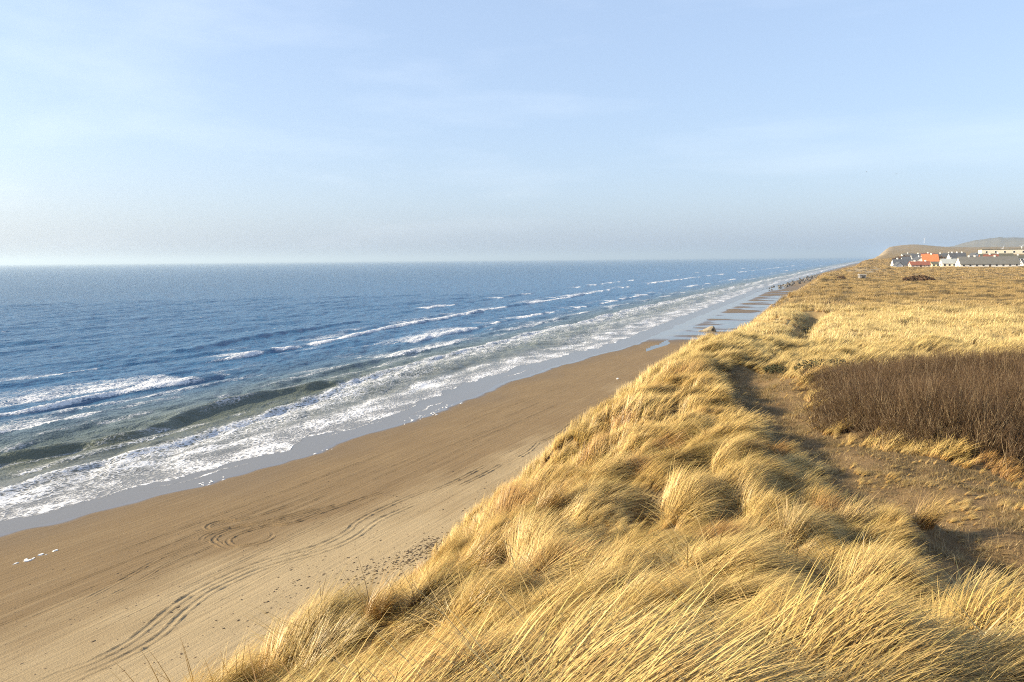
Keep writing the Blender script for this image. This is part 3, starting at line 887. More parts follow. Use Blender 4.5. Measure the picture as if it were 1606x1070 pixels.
place_grass('heath_grass', x, y, vfar_c, 5, dens_far, lambda x, y: np.clip(0.75 + 0.5 * noise(x / 16, y / 30, 757), 0.3, 1.3), tint_far, 'brown heath grass in front of the far village', 4)

# fallen straw on the bare path
straw_c = proto_collection('straw', [blade_clump('straw', 6, 3, 0.34, 0.011, 0.18, 94, 1.3, GRASS, 260 + i) for i in range(5)])
x, y = sample(70000, -9, 9, 13, 48)
place_grass('straw_litter', x, y, straw_c, 5, lambda x, y: (0.05 + 0.95 * flatness(x, y)) * (0.25 + 0.75 * sstep(-0.2, 0.5, noise(x / 1.2, y / 1.6, 760))), lambda x, y: 0.4 + 0.8 * RNG.uniform(size=len(x)),
            lambda x, y: mixc3((0.16, 0.115, 0.05), (0.50, 0.37, 0.17), RNG.uniform(size=len(x))), 'loose dry straw lying on the bare sandy path')

# ------------------------------------------------------------------ the brown thicket
def twig_bush(name, stems, hgt, rad, mat, seed, side=5):
    rg = np.random.default_rng(seed)
    V, Fq, rnd, al = [], [], [], []
    def stick(p, d, ln, w, seg, rv, bend, s0=0.0):
        pts = []
        p = np.array(p, float); d = np.array(d, float)
        for i in range(seg + 1):
            pts.append((p.copy(), d.copy(), i / seg))
            d = d + rg.normal(0, bend, 3) + np.array([0, 0, 0.04]); d /= np.linalg.norm(d)
            p = p + d * ln / seg
        base = len(V)
        for (pp, dd, s) in pts:
            ww = w * (1 - 0.75 * s)
            a = np.cross(dd, [0.3, 0.9, 0.1]); a /= np.linalg.norm(a); b = np.cross(dd, a)
            for k in range(3):
                an = k * 2.0944
                V.append(tuple(pp + ww * 0.5 * (a * math.cos(an) + b * math.sin(an))))
                rnd.append(rv); al.append(s0 + (1 - s0) * s)
        for i in range(seg):
            for k in range(3):
                k2 = (k + 1) % 3
                Fq.append((base + 3 * i + k, base + 3 * i + k2, base + 3 * i + 3 + k2, base + 3 * i + 3 + k))
        return pts
    for _ in range(stems):
        a = rg.uniform(0, 6.283); r = rad * math.sqrt(rg.uniform())
        rv = rg.uniform()
        d = np.array([math.cos(a) * 0.22 + 0.05 + rg.normal(0, .10), math.sin(a) * 0.22 + rg.normal(0, .10), 1.0]); d /= np.linalg.norm(d)
        ln = hgt * rg.uniform(0.65, 1.1)
        main = stick((r * math.cos(a), r * math.sin(a), -0.05), d, ln, 0.022, 5, rv, 0.11)
        for _ in range(side):
            k = rg.integers(1, 5)
            p, dd, s = main[k]
            an = rg.uniform(0, 6.283)
            sd = dd + 0.65 * np.array([math.cos(an), math.sin(an), 0.25]); sd /= np.linalg.norm(sd)
            stick(p, sd, ln * rg.uniform(0.15, 0.38), 0.012, 3, rg.uniform(), 0.08, s * 0.7)
    me = mesh_np(name, np.array(V), np.array(Fq))
    vattr(me, 'rnd', np.array(rnd)); vattr(me, 'along', np.array(al))
    me.materials.append(mat)
    return me

t = NT('brown_twigs')
rnd = t.attr('rnd').outputs['Fac']; al = t.attr('along').outputs['Fac']
c = t.mix(rnd, rgb(0.040, 0.024, 0.011), rgb(0.155, 0.094, 0.042))
c = t.mix(t.range(rnd, 0.80, 0.86), c, rgb(0.36, 0.27, 0.155))
c = t.mix(t.math('MULTIPLY', t.range(al, 0.55, 1.0), 0.45), c, rgb(0.15, 0.088, 0.046))
t.set(color=c, rough=0.7, spec=0.3)
TWIG = t.m
bush_c = proto_collection('twig_bushes', [twig_bush('twig_bush', 9, 1.95, 0.22, TWIG, 300 + i) for i in range(7)])
x, y = sample(14000, -5, 16, 24, 50)
ins = from_inside(x + 0.55 * noise(x / 1.2, y / 1.2, 770) + RNG.normal(0, 0.22, len(x)), y + 0.9 * noise(x / 1.5, y / 1.5, 771) + RNG.normal(0, 0.35, len(x)))
x, y = x[ins], y[ins]
x, y = x[:4200], y[:4200]
rim = poly_dist(x, y, BUSH + BUSH[:1])
gap = RNG.uniform(size=len(x)) < 0.35 + 0.65 * sstep(0.0, 0.9, rim) * sstep(-0.75, -0.35, noise(x / 0.9, y / 0.9, 774))
x, y, rim = x[gap], y[gap], rim[gap]
hs = (0.58 + 0.36 * sstep(-2.4, 2.0, x) + 0.24 * noise(x / 1.1, y / 1.1, 772) + 0.14 * noise(x / 0.5, y / 0.5, 773)) * (0.55 + 0.45 * sstep(0, 1.6, rim))
scatter('thicket', np.stack([x, y, z_dune(x, y)], 1), np.stack([RNG.normal(0, .08, len(x)), RNG.normal(0, .08, len(x)), RNG.uniform(0, 6.28, len(x))], 1),
        np.stack([hs * 0 + 0.9, hs * 0 + 0.9, hs], 1), RNG.integers(0, 7, len(x)), np.ones((len(x), 3)), bush_c,
        'dense thicket of bare reddish brown twigs right of the sandy path', 'thicket')

# low dark shrubs at the left end of the thicket and out on the heath: single things
def shrub(loc, r, h, mat, label, group, n=14, seed=0, leafy=None):
    me = twig_bush('branches', n, h, r, mat, 900 + seed, 6)
    root = empty('shrub', loc, seed * 1.3, label, 'shrub', group)
    link('branches', me, None, root, 'stuff')
    if leafy is not None:
        rg = np.random.default_rng(950 + seed)
        m = 520
        a = rg.uniform(0, 6.283, m); rr = r * 1.25 * np.sqrt(rg.uniform(size=m)); zz = h * rg.uniform(0.05, 1.0, m) * (1.02 - 0.55 * (rr / r / 1.25) ** 2)
        c = np.stack([rr * np.cos(a), rr * np.sin(a), zz], 1)
        d1 = rg.normal(size=(m, 3)); d1 /= np.linalg.norm(d1, axis=1)[:, None]
        d2 = rg.normal(size=(m, 3)); d2 -= d1 * (d1 * d2).sum(1)[:, None]; d2 /= np.linalg.norm(d2, axis=1)[:, None]
        L_ = leafy[1] * rg.uniform(0.6, 1.3, m)[:, None]
        co = np.stack([c - d1 * L_, c + d2 * L_ * .3, c + d1 * L_, c - d2 * L_ * .3], 1).reshape(-1, 3)
        me2 = mesh_np('foliage', co, np.arange(m * 4).reshape(m, 4), False)
        link('foliage', me2, leafy[0], root, 'stuff')
    return root
DKLEAF = plain('dark_leaves', (0.055, 0.055, 0.025), 0.8, 0.5, 6.0)
BRLEAF = plain('brown_leaves', (0.11, 0.065, 0.035), 0.85, 0.45, 3.0)
def ground(x, y, dz=0.0): return (x, y, float(z_dune(np.array([x]), np.array([y]))[0]) + dz)
shrub(ground(-3.3, 43.2), 0.75, 0.95, TWIG, 'dark green low shrub at the left end of the brown thicket, its shaded foot open', 'low shrubs at the thicket', 16, 1, (DKLEAF, 0.10))
shrub(ground(-2.2, 46.2), 0.85, 0.9, TWIG, 'dark low shrub behind the left end of the thicket', 'low shrubs at the thicket', 16, 2, (DKLEAF, 0.10))
shrub(ground(-5.4, 45.2), 0.55, 0.5, TWIG, 'small dark tuft of shrub where the path meets the yellow grass', 'low shrubs at the thicket', 10, 3, (DKLEAF, 0.09))
shrub(ground(-6.0, 69.0), 0.8, 0.35, TWIG, 'dark green shrub in the gully by the dune brow', 'shrubs by the gully', 12, 4, (DKLEAF, 0.16))
shrub(ground(-6.9, 84.0), 0.9, 0.3, TWIG, 'dark shrub further up the gully, larger than the one before it', 'shrubs by the gully', 12, 5, (DKLEAF, 0.2))
def mound_shrub(deg, dist, w, h, label, seed):
    p = bearing(deg, dist)
    r = shrub(ground(p[0], p[1]), 1.0, 1.0, TWIG, label, 'dark shrub mounds on the heath', 30, seed, (BRLEAF, 0.22))
    r.scale = (w / 2.2, w / 2.6, h)
    r.rotation_euler = (0, 0, -math.radians(deg))
    return r
mound_shrub(1.95, 222, 6.6, 1.9, 'broad dark brown shrub mound on the heath in front of the orange roof', 11)
mound_shrub(4.38, 232, 2.0, 0.7, 'small dark shrub on the heath in front of the long grey roof', 12)
for i_, (dg_, ds_, w_, h_, lab_) in enumerate([(0.75, 640, 9, 3.2, 'dark hedge of shrubs on the slope above the little white gable'), (1.15, 690, 12, 3.5, 'grey green shrub clump on the slope by the cliff house'),
        (1.75, 700, 10, 3.6, 'dark shrub clump above the broad white gable'), (3.05, 640, 9, 3.5, 'dark shrubs between the orange roof and the two storey house'), (3.5, 700, 14, 3.5, 'dark hedge high on the slope behind the pale roof')]):
    mound_shrub(dg_, ds_, w_, h_, lab_, 14 + i_)
mound_shrub(-2.75, 236, 2.2, 1.2, 'dark shrub on the dune brow above the boulders', 13)

# ------------------------------------------------------------------ single tussocks that stand out
TUSSOCK = [
    (-8.4, 11.2, 1.3, 'gold', 0.15, 'tall golden tussock standing up against the beach, lowest on the dune brow'),
    (-7.9, 18.0, 1.45, 'gold', 0.2, 'bushy golden tussock bulging over the beach at the middle of the dune brow'),
    (-8.5, 16.0, 1.1, 'gold', 0.25, 'ragged tussock on the brow between the two tall ones'),
    (-8.9, 39.5, 1.3, 'gold', 0.3, 'upright tussock on the far brow just left of the dark hollow'),
    (-0.2, 13.2, 1.15, 'grey', 0.75, 'spiky grey green tussock with stiff blades fanning over the dark hollow'),
    (1.3, 13.5, 0.95, 'grey', 0.85, 'sparse spiky green tussock with few separate blades, right of the fanning one'),
    (-1.7, 17.1, 1.1, 'pale', 0.55, 'pale tussock with a rusty foot left of the dark hollow'),
    (-0.8, 19.6, 1.25, 'pale', 0.2, 'round mop of pale yellow grass left of the bare path'),
    (1.0, 20.5, 1.0, 'gold', 0.1, 'drooping golden tussock on a sandy knoll beside the bare hollow'),
    (1.6, 7.6, 1.15, 'pale', 0.2, 'bright straw tussock nearest the lower right corner'),
]
TM = {'gold': make_grass_mat('gold_grass', False, (0.52, 0.36, 0.14)), 'pale': make_grass_mat('pale_grass', False, (0.58, 0.43, 0.19)), 'grey': make_grass_mat('grey_green_grass', False, (0.40, 0.38, 0.23))}
for i, (tx, ty, L_, cm, upr, lab) in enumerate(TUSSOCK):
    n = {'grey': 60}.get(cm, 260)
    if 'sparse' in lab: n = 22
    me = blade_clump('grass_tussock', n, 6, L_, 0.0125, 0.10 + 0.16 * (n > 100), 78, 0.55 if upr < .5 else 1.2, TM[cm], 400 + i, upr)
    o = link('grass_tussock', me)
    o.location = ground(tx, ty, -0.03)
    o.rotation_euler = (0, 0, WIND + random.uniform(-0.3, 0.3))
    tag(o, lab, 'tussock', 'tussocks of dune grass')

# ------------------------------------------------------------------ stones, wreckage and debris on the beach
def rock_mesh(name, seed, rough=0.35, sub=2):
    bm = bmesh.new()
    bmesh.ops.create_icosphere(bm, subdivisions=sub, radius=0.5)
    rg = np.random.default_rng(seed)
    planes = [Vector(rg.normal(size=3)).normalized() for _ in range(9)]
    for v in bm.verts:
        for p in planes:
            dd = v.co.dot(p) - 0.30 - 0.08 * ((seed * 7 + 3) % 5) / 5
            if dd > 0: v.co -= p * dd * 0.9
        v.co += Vector(rg.normal(size=3)) * 0.02 * rough
    me = bpy.data.meshes.new(name)
    bm.to_mesh(me); bm.free()
    return me
ROCK = plain('wet_granite', (0.085, 0.078, 0.070), 0.75, 0.5, 0.8, 0.05)
ROCK2 = plain('pale_granite', (0.19, 0.178, 0.16), 0.8, 0.35, 0.8, 0.05)
rocks = [rock_mesh('boulder', 500 + i) for i in range(6)]
for m in rocks[:4]: m.materials.append(ROCK)
for m in rocks[4:]: m.materials.append(ROCK2)
rg = np.random.default_rng(77)
for i in range(130):
    u = rg.uniform() ** 0.8
    by = 610 + 500 * u
    wdt = 2.5 + 7.0 * min(1, u * 3)
    cx = np.interp(by, [610, 670, 760, 900, 1110], [-83, -77, -72, -74, -80])
    bx = cx + rg.normal(0, wdt * 0.7)
    s = rg.uniform(1.3, 2.9)
    o = link('boulder', rocks[i % 6])
    o.location = (bx, by, max(0.0, float(z_beach(np.array([bx]), np.array([by]))[0])) + 0.22 * s + 0.5 * math.exp(-((bx - cx) / 4) ** 2))
    o.scale = (s * rg.uniform(.8, 1.3), s * rg.uniform(.8, 1.3), s * rg.uniform(.6, .9))
    o.rotation_euler = (rg.uniform(0, .6), rg.uniform(0, .6), rg.uniform(0, 6.28))
    where = 'at the near seaward tip of the rock groyne' if by < 655 else 'in the middle stretch of the rock groyne' if by < 780 else 'at the far end of the rock groyne under the dune'
    tone = 'dark wet boulder' if i % 6 < 4 else 'paler dry boulder'
    tag(o, tone + ' ' + where, 'boulder', 'boulders ' + where)

# broken concrete bunker lying in the pools
CONC = plain('weathered_concrete', (0.30, 0.25, 0.17), 0.9, 0.4, 1.2, 0.08)
HOLE_SHADE = plain('hole_shade', (0.03, 0.028, 0.025), 0.95, 0.2)  # for solid plugs: shade of hole and opening put into the colour
def hull_mesh(name, rings):
    """loft of polygon rings (lists of equal length), capped"""
    bm = bmesh.new()
    R = [[bm.verts.new(p) for p in ring] for ring in rings]
    n = len(R[0])
    for a, b in zip(R[:-1], R[1:]):
        for i in range(n): bm.faces.new((a[i], a[(i + 1) % n], b[(i + 1) % n], b[i]))
    bm.faces.new(R[0][::-1]); bm.faces.new(R[-1])
    bmesh.ops.recalc_face_normals(bm, faces=bm.faces)
    me = bpy.data.meshes.new(name); bm.to_mesh(me); bm.free()
    return me
wreck = empty('concrete_block', (-52.6, 259.5, 0.30), math.radians(22), 'broken lump of old concrete with a dark hole lying in the beach pools', 'concrete block')
prof = []
rgk = np.random.default_rng(5)
for xx, hgt, w in [(-2.6, 0.25, 0.8), (-1.9, 0.75, 1.3), (-0.9, 1.15, 1.6), (0.1, 1.75, 1.7), (0.9, 2.0, 1.7), (1.5, 1.55, 1.5), (1.9, 0.9, 1.2), (2.1, 0.2, 0.8)]:
    prof.append([(xx + rgk.normal(0, .06), yv * w, zv * hgt) for yv, zv in [(-1, -0.3), (-1.02, 0.45), (-0.75, 0.9), (-0.2, 1.02), (0.45, 0.95), (0.9, 0.5), (1, -0.3)]])
link('body', hull_mesh('body', prof), CONC, wreck)
ring = [(0.75 + 0.42 * math.cos(a), 0, 0.75 + 0.5 * math.sin(a)) for a in np.linspace(0, 6.283, 12, endpoint=False)]
link('hole', hull_mesh('hole', [[(px_, -1.86, pz_) for px_, _, pz_ in ring], [(px_, -1.3, pz_) for px_, _, pz_ in ring]]), HOLE_SHADE, wreck)
slab = link('broken_slab', hull_mesh('broken_slab', [[(-3.6, -0.5, 0), (-3.6, 0.5, 0), (-3.5, 0.45, 0.3), (-3.5, -0.45, 0.3)], [(-2.3, -0.9, -0.05), (-2.3, 0.8, -0.05), (-2.3, 0.7, 0.5), (-2.3, -0.8, 0.55)]]), CONC, wreck)

# concrete block on the dune brow near the blow-out
p = bearing(-1.42, 262)
blk = empty('bunker', ground(p[0], p[1], -0.2), math.radians(14), 'small grey concrete bunker half buried in the far dune brow', 'bunker')
link('wall', hull_mesh('wall', [[(-0.95, -0.8, 0), (1.0, -0.8, 0), (1.0, 1.6, 0), (-0.95, 1.6, 0)], [(-0.85, -0.7, 1.35), (0.9, -0.7, 1.25), (0.9, 1.5, 1.3), (-0.85, 1.5, 1.4)]]), plain('grey_concrete', (0.22, 0.21, 0.20), 0.9, 0.35, 1.0, 0.05), blk)
link('roof', hull_mesh('roof', [[(-1.1, -0.95, 1.36), (1.15, -0.95, 1.28), (1.15, 1.75, 1.32), (-1.1, 1.75, 1.42)], [(-1.0, -0.85, 1.62), (1.05, -0.85, 1.55), (1.05, 1.65, 1.6), (-1.0, 1.65, 1.7)]]), plain('slab_concrete', (0.28, 0.26, 0.235), 0.9, 0.3, 1.0, 0.05), blk)
link('opening', hull_mesh('opening', [[(-0.35, -0.83, 0.45), (0.45, -0.83, 0.45), (0.45, -0.83, 0.95), (-0.35, -0.83, 0.95)], [(-0.35, -0.6, 0.45), (0.45, -0.6, 0.45), (0.45, -0.6, 0.95), (-0.35, -0.6, 0.95)]]), HOLE_SHADE, blk)

me = rock_mesh('white_stone', 33); me.materials.append(plain('white_stone_face', (0.78, 0.76, 0.72), 0.7, 0.1))
o = link('white_stone', me); o.location = (-47.9, 146.8, float(z_beach(np.array([-47.9]), np.array([146.8]))[0]) + 0.12); o.scale = (0.5, 0.45, 0.42)
tag(o, 'small white stone alone on the smooth sand near the dune', 'stone')

def lump_field(name, spots, mat, label, cat):
    """flat irregular lumps joined into one mesh"""
    V, Fq = [], []
    rg = np.random.default_rng(len(spots))
    for (lx, ly, s) in spots:
        b = len(V); k = 5
        z0 = float(z_beach(np.array([lx]), np.array([ly]))[0])
        a0 = rg.uniform(0, 6.28); el = rg.uniform(1, 2.4)
        for lev, (rr, hz_) in enumerate([(1.0, -0.02), (0.65, 0.35)]):
            for i in range(k):
                a = a0 + i * 6.283 / k
                rj = s * rr * rg.uniform(0.6, 1.2)
                V.append((lx + rj * math.cos(a), ly + rj * math.sin(a) * el, z0 + hz_ * s))
        for i in range(k):
            j = (i + 1) % k
            Fq.append((b + i, b + j, b + k + j)); Fq.append((b + i, b + k + j, b + k + i))
        for i in range(1, k - 1): Fq.append((b + k, b + k + i, b + k + i + 1))
    o = link(name, mesh_np(name, np.array(V), np.array(Fq), False), mat, kind='stuff')
    return tag(o, label, cat)
spots = []
for (cx, cy, sx, sy, n) in [(-33.0, 51, 1.0, 2.2, 420), (-32.3, 55.5, 0.8, 2.0, 320), (-33.2, 83, 0.9, 3.2, 300), (-34.5, 46, 0.8, 2.0, 120), (-34, 68, 1.4, 7, 60), (-38, 44, 1.2, 4, 60), (-42, 62, 5, 26, 40)]:
    for _ in range(n): spots.append((random.gauss(cx, sx), random.gauss(cy, sy), random.uniform(0.025, 0.10)))
lump_field('seaweed_wrack', spots, plain('dry_seaweed', (0.095, 0.068, 0.042), 0.9, 0.4), 'dark dry seaweed and plant wrack strewn over the pale sand', 'seaweed')
spots = []
for _ in range(2200):
    yy = random.uniform(22, 140)
    spots.append((random.uniform(-60, -34), yy, random.uniform(0.02, 0.07)))
lump_field('sand_clods', spots, plain('clod_sand', (0.25, 0.18, 0.11), 0.95, 0.3), 'small clods and shells scattered over the damp beach', 'clods')
spots = []
for (cx, cy, sx, sy, n) in [(-63.5, 38.3, 0.25, 1.0, 9), (-66.5, 103, 0.8, 3.5, 26), (-66.8, 110, 0.5, 2.5, 14), (-68.6, 61.5, 0.5, 1.2, 10), (-66.0, 78, 0.3, 1.0, 5)]:
    for _ in range(n): spots.append((random.gauss(cx, sx), random.gauss(cy, sy), random.uniform(0.06, 0.22)))
lump_field('stranded_foam', spots, plain('foam_white', (0.8, 0.8, 0.78), 0.9, 0.05), 'flecks of white foam stranded at the edge of the wet sand', 'foam')

# ------------------------------------------------------------------ the village
WALLM = {k: plain('wall_' + k, c, 0.85, 0.06, 0.5) for k, c in dict(white=(0.80, 0.78, 0.73), cream=(0.76, 0.70, 0.55), yellow=(0.78, 0.70, 0.44), brick=(0.30, 0.12, 0.08), pink=(0.72, 0.58, 0.48)).items()}
ROOFM = {k: plain('roof_' + k, c, 0.85, 0.2, 0.6) for k, c in dict(orange=(0.58, 0.19, 0.075), red=(0.26, 0.095, 0.06), grey=(0.165, 0.158, 0.14), pale=(0.36, 0.38, 0.37), dark=(0.09, 0.095, 0.105), olive=(0.12, 0.115, 0.085)).items()}
GLASS = plain('window_glass', (0.035, 0.04, 0.05), 0.15, 0.2)
FRAME = plain('window_frame', (0.75, 0.74, 0.70), 0.6, 0.05)
DOORM = plain('door_wood', (0.09, 0.06, 0.04), 0.6, 0.2)

def box_mesh(name, x0, x1, y0, y1, z0, z1):
    bm = bmesh.new()
    v = [bm.verts.new(p) for p in [(x0, y0, z0), (x1, y0, z0), (x1, y1, z0), (x0, y1, z0), (x0, y0, z1), (x1, y0, z1), (x1, y1, z1), (x0, y1, z1)]]
    for f in [(3, 2, 1, 0), (4, 5, 6, 7), (0, 1, 5, 4), (1, 2, 6, 5), (2, 3, 7, 6), (3, 0, 4, 7)]: bm.faces.new([v[i] for i in f])
    me = bpy.data.meshes.new(name); bm.to_mesh(me); bm.free()
    return me

def house(deg, dist, z, L, D, wh, rh, yaw, wall, roof, label, nwin=4, chim=(0.5,), door=None, gable_win=True, name='house', flat=False):
    """long axis along local x, front at -y, origin at the middle of the front foot"""
    L *= 0.74; D *= 0.85; wh *= 0.88; rh *= 0.86
    root = empty(name, bearing(deg, dist, z), math.radians(yaw), label, 'house')
    h2 = L / 2
    if flat:
        link('wall', box_mesh('wall', -h2, h2, 0, D, 0, wh), WALLM[wall], root)
        link('roof', box_mesh('roof', -h2 - .2, h2 + .2, -.2, D + .2, wh, wh + rh), ROOFM[roof], root)
    else:
        ring = lambda xx: [(xx, 0, 0), (xx, D, 0), (xx, D, wh), (xx, D / 2, wh + rh), (xx, 0, wh)]
        link('wall', hull_mesh('wall', [ring(-h2), ring(h2)]), WALLM[wall], root)
        sl = rh / (D / 2); o_ = 0.35; th = 0.28
        def prism(sgn):
            ye = (-o_) if sgn < 0 else D + o_
            a = (ye, wh - o_ * sl + 0.03); b = (D / 2, wh + rh + 0.03)
            return [[(xx, a[0], a[1]), (xx, b[0], b[1]), (xx, b[0], b[1] + th), (xx, a[0], a[1] + th)] for xx in (-h2 - .25, h2 + .25)]
        bm = bmesh.new()
        for sg in (-1, 1):
            rr = prism(sg)
            m_ = hull_mesh('tmp', rr); bm.from_mesh(m_); bpy.data.meshes.remove(m_)
        me = bpy.data.meshes.new('roof'); bm.to_mesh(me); bm.free()
        link('roof', me, ROOFM[roof], root)
    wz0 = 0.75
    wz1 = min(wh - 0.35, 2.1)
    if nwin:
        step = L / nwin
        for i in range(nwin):
            cx = -h2 + step * (i + 0.5)
            if door is not None and i == door:
                link('door', box_mesh('door', cx - .5, cx + .5, -0.06, 0.08, 0.02, 2.05), DOORM, root)
                continue
            wf = link('window', box_mesh('window', cx - .62, cx + .62, -0.05, 0.06, wz0, wz1), FRAME, root)
            link('pane', box_mesh('pane', cx - .52, cx + .52, -0.075, -0.045, wz0 + .1, wz1 - .1), GLASS, wf)
    if gable_win and not flat:
        wf = link('window', box_mesh('window', -h2 - .05, -h2 + .06, D / 2 - .6, D / 2 + .6, 1.0, 2.2), FRAME, root)
        link('pane', box_mesh('pane', -h2 - .075, -h2 - .045, D / 2 - .5, D / 2 + .5, 1.1, 2.1), GLASS, wf)
    for cfrac in chim:
        cx = -h2 + L * cfrac
        zt = wh + (0 if flat else rh)
        link('chimney', box_mesh('chimney', cx - .4, cx + .4, D / 2 - .4, D / 2 + .4, zt - .6, zt + 1.0), WALLM['white'], root)
    return root

def vz(deg, dist):
    p = bearing(deg, dist)
    return float(z_dune(np.array([p[0]]), np.array([p[1]]))[0]) - 0.15
def H(deg, dist, *a, dz=0.0, **k): return house(deg, dist, vz(deg, dist) + dz, *a, **k)
H(5.92, 520, 42, 9.5, 2.3, 4.6, 15, 'white', 'grey', 'long low white house with a wide dark grey roof, nearest on the right', nwin=9, chim=(0.18, 0.28, 0.62), door=4)
H(3.82, 522, 13.5, 8, 2.6, 2.9, 12, 'cream', 'pale', 'low cream house with a pale grey roof left of the long grey roofed one', nwin=4, chim=(0.5,))
H(2.92, 528, 6.0, 6, 2.4, 1.3, 10, 'yellow', 'olive', 'small pale yellow annex right of the red brown roof', nwin=2, chim=())
H(2.05, 518, 14.5, 7, 1.9, 2.2, 14, 'pink', 'red', 'low pinkish house with a long red brown roof below the orange one', nwin=5, chim=(0.25, 0.8), door=2)
H(2.62, 552, 12.5, 10, 2.7, 5.0, 10, 'white', 'orange', 'tall house with a bright orange tiled roof', nwin=4, chim=(0.6,), dz=0.5)
H(1.62, 556, 9.5, 9, 3.2, 2.6, -62, 'white', 'dark', 'white house with a broad gable and dark roof left of the orange roof', nwin=3, chim=(0.4,), dz=0.6)
H(1.22, 575, 7, 7, 3.0, 2.2, 10, 'white', 'dark', 'white house with a black roof behind the broad gable', nwin=3, chim=(), dz=0.6)
H(0.52, 515, 6, 4.6, 1.3, 2.4, -66, 'white', 'dark', 'little white gable at the left end of the village', nwin=2, chim=(), gable_win=False)
H(0.95, 545, 13, 9, 1.6, 4.0, 14, 'white', 'dark', 'low house under a dark sweeping roof behind the little gable', nwin=3, chim=(0.3,))
H(4.18, 612, 14, 8, 3.0, 4.0, 16, 'white', 'dark', 'white two storey house with a dark roof and white end gable behind the pale roof', nwin=5, chim=(0.2, 0.5, 0.8))
H(4.78, 622, 8, 8, 3.0, 3.6, -60, 'white', 'dark', 'white gable end beside the two storey house', nwin=2, chim=())
H(7.15, 640, 54, 9, 3.5, 0.5, 12, 'cream', 'olive', 'very long flat roofed cream building along the skyline at the right', nwin=7, chim=(), flat=True, dz=4.8)
H(6.35, 575, 26, 9, 2.4, 4.2, 15, 'brick', 'olive', 'brick house with an olive roof behind the long grey one', nwin=8, chim=(0.55,), dz=1.0)
H(6.05, 566, 11, 7, 2.4, 3.6, 15, 'brick', 'red', 'house with a dull red roof behind the middle of the long grey roof', nwin=3, chim=(0.4,), dz=1.2)
H(7.75, 590, 22, 7, 3.0, 1.6, 12, 'white', 'olive', 'row of white cottages at the right edge of the village', nwin=9, chim=(0.3, 0.7), dz=1.2)
H(7.95, 548, 8, 6, 2.4, 2.0, 10, 'white', 'dark', 'small white house past the end of the long grey roof', nwin=2, chim=())
for i, (dg, ds, L_, rf, lab) in enumerate([(1.9, 640, 12, 'dark', 'dark roofed farmhouse on the rise behind the orange roof'), (3.2, 660, 16, 'dark', 'dark roofed house on the rise between the orange roof and the white gables'),
                                        (2.5, 720, 14, 'red', 'small red roofed house high on the slope'), (3.7, 760, 12, 'grey', 'grey roofed house high on the slope behind the white gables'), (1.35, 700, 12, 'grey', 'grey roofed house on the slope by the cliff')]):
    H(dg, ds, L_, 8, 2.4, 3.2, 8 + 3 * i, 'white', rf, lab, nwin=3, chim=(0.5,))

# wind turbines standing inland
def turbine(deg, dist, z, hgt, rot, label):
    root = empty('wind_turbine', bearing(deg, dist, z), 0.3, label, 'wind turbine', 'wind turbines behind the village')
    wm = TURB
    n = 10
    ringf = lambda r, zz: [(r * math.cos(a), r * math.sin(a), zz) for a in np.linspace(0, 6.283, n, endpoint=False)]
    link('tower', hull_mesh('tower', [ringf(hgt * .035, 0), ringf(hgt * .020, hgt)]), wm, root)
    link('nacelle', box_mesh('nacelle', -hgt * .03, hgt * .03, -hgt * .09, hgt * .06, hgt, hgt * 1.055), wm, root)
    for k in range(3):
        a = rot + k * 2.0944
        L_ = hgt * 0.34; c_, s_ = math.cos(a), math.sin(a)
        def pt(u, w, yv): return (u * s_ + w * c_, yv, hgt * 1.03 + u * c_ - w * s_)
        yb = -hgt * .10
        link('blade', hull_mesh('blade', [[pt(0, -hgt * .016, yb), pt(0, hgt * .016, yb), pt(0, hgt * .016, yb + .3), pt(0, -hgt * .016, yb + .3)],
                                          [pt(L_ * .25, -hgt * .02, yb), pt(L_ * .25, hgt * .022, yb), pt(L_ * .25, hgt * .022, yb + .3), pt(L_ * .25, -hgt * .02, yb + .3)],
                                          [pt(L_, -.1, yb), pt(L_, .12, yb), pt(L_, .12, yb + .15), pt(L_, -.1, yb + .15)]]), wm, root)
TURB = plain('turbine_white', (0.8, 0.8, 0.8), 0.5, 0.03)
turbine(6.55, 1500, 24, 12, 0.2, 'left of the two slim white turbines above the long cream building')
turbine(7.52, 1450, 24, 14, 0.9, 'right of the two slim white turbines above the long cream building')
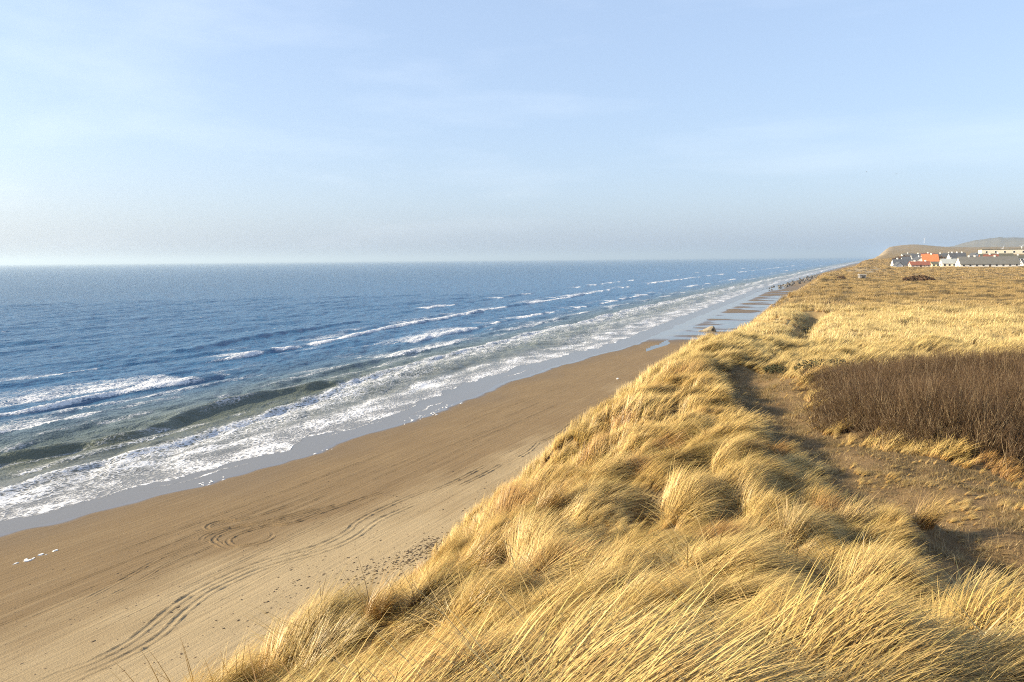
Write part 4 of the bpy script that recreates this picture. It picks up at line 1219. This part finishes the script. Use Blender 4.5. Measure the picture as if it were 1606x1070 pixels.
turbine(2.18, 2900, 66, 15, 0.5, 'lone pale turbine on top of the misty coastal hill')

# two gulls far off in the sky
GULL = plain('gull_feathers', (0.32, 0.32, 0.33), 0.8, 0.2)
def gull(px_, py_, pz_, yaw, flap, label):
    bm = bmesh.new()
    secs = [(-0.24, .015, .01), (-0.15, .05, .045), (0.0, .07, .065), (0.14, .055, .055), (0.22, .035, .04), (0.27, .03, .032), (0.32, .008, .008)]
    rings = [[bm.verts.new((xx, w * math.cos(a), hh_ * math.sin(a))) for a in np.linspace(0, 6.283, 8, endpoint=False)] for xx, w, hh_ in secs]
    for a, b in zip(rings[:-1], rings[1:]):
        for i in range(8): bm.faces.new((a[i], a[(i + 1) % 8], b[(i + 1) % 8], b[i]))
    bm.faces.new(rings[0][::-1]); bm.faces.new(rings[-1])
    for sg in (-1, 1):
        st = [(0.04, 0.08, 0.12), (0.30, 0.10 + flap * .5, 0.11), (0.62, 0.02 + flap * .35, 0.02)]
        pr = None
        for yv, zv, ch in st:
            cur = [bm.verts.new((ch + .02 - (0.12 if yv > .5 else 0), sg * yv, zv - .03)), bm.verts.new((-ch * .8 - (0.10 if yv > .5 else 0), sg * yv, zv - .03)), bm.verts.new((0.0 - (0.10 if yv > .5 else 0), sg * yv, zv))]
            if pr:
                for i in range(3): bm.faces.new((pr[i], pr[(i + 1) % 3], cur[(i + 1) % 3], cur[i]))
            pr = cur
        bm.faces.new(pr)
    bmesh.ops.recalc_face_normals(bm, faces=bm.faces)
    me = bpy.data.meshes.new('gull'); bm.to_mesh(me); bm.free()
    o = link('gull', me, GULL); o.location = (px_, py_, pz_); o.rotation_euler = (0, 0.1, yaw)
    return tag(o, label, 'bird', 'gulls in the sky')
a_ = bearing(-1.42, 330); gull(a_[0], a_[1], 25 + 330 * 0.098, 0.4, 0.1, 'tiny gull far off in the sky, left of the pair')
a_ = bearing(0.38, 330); gull(a_[0], a_[1], 25 + 330 * 0.094, 1.2, -0.1, 'tiny gull far off in the sky, right of the pair')
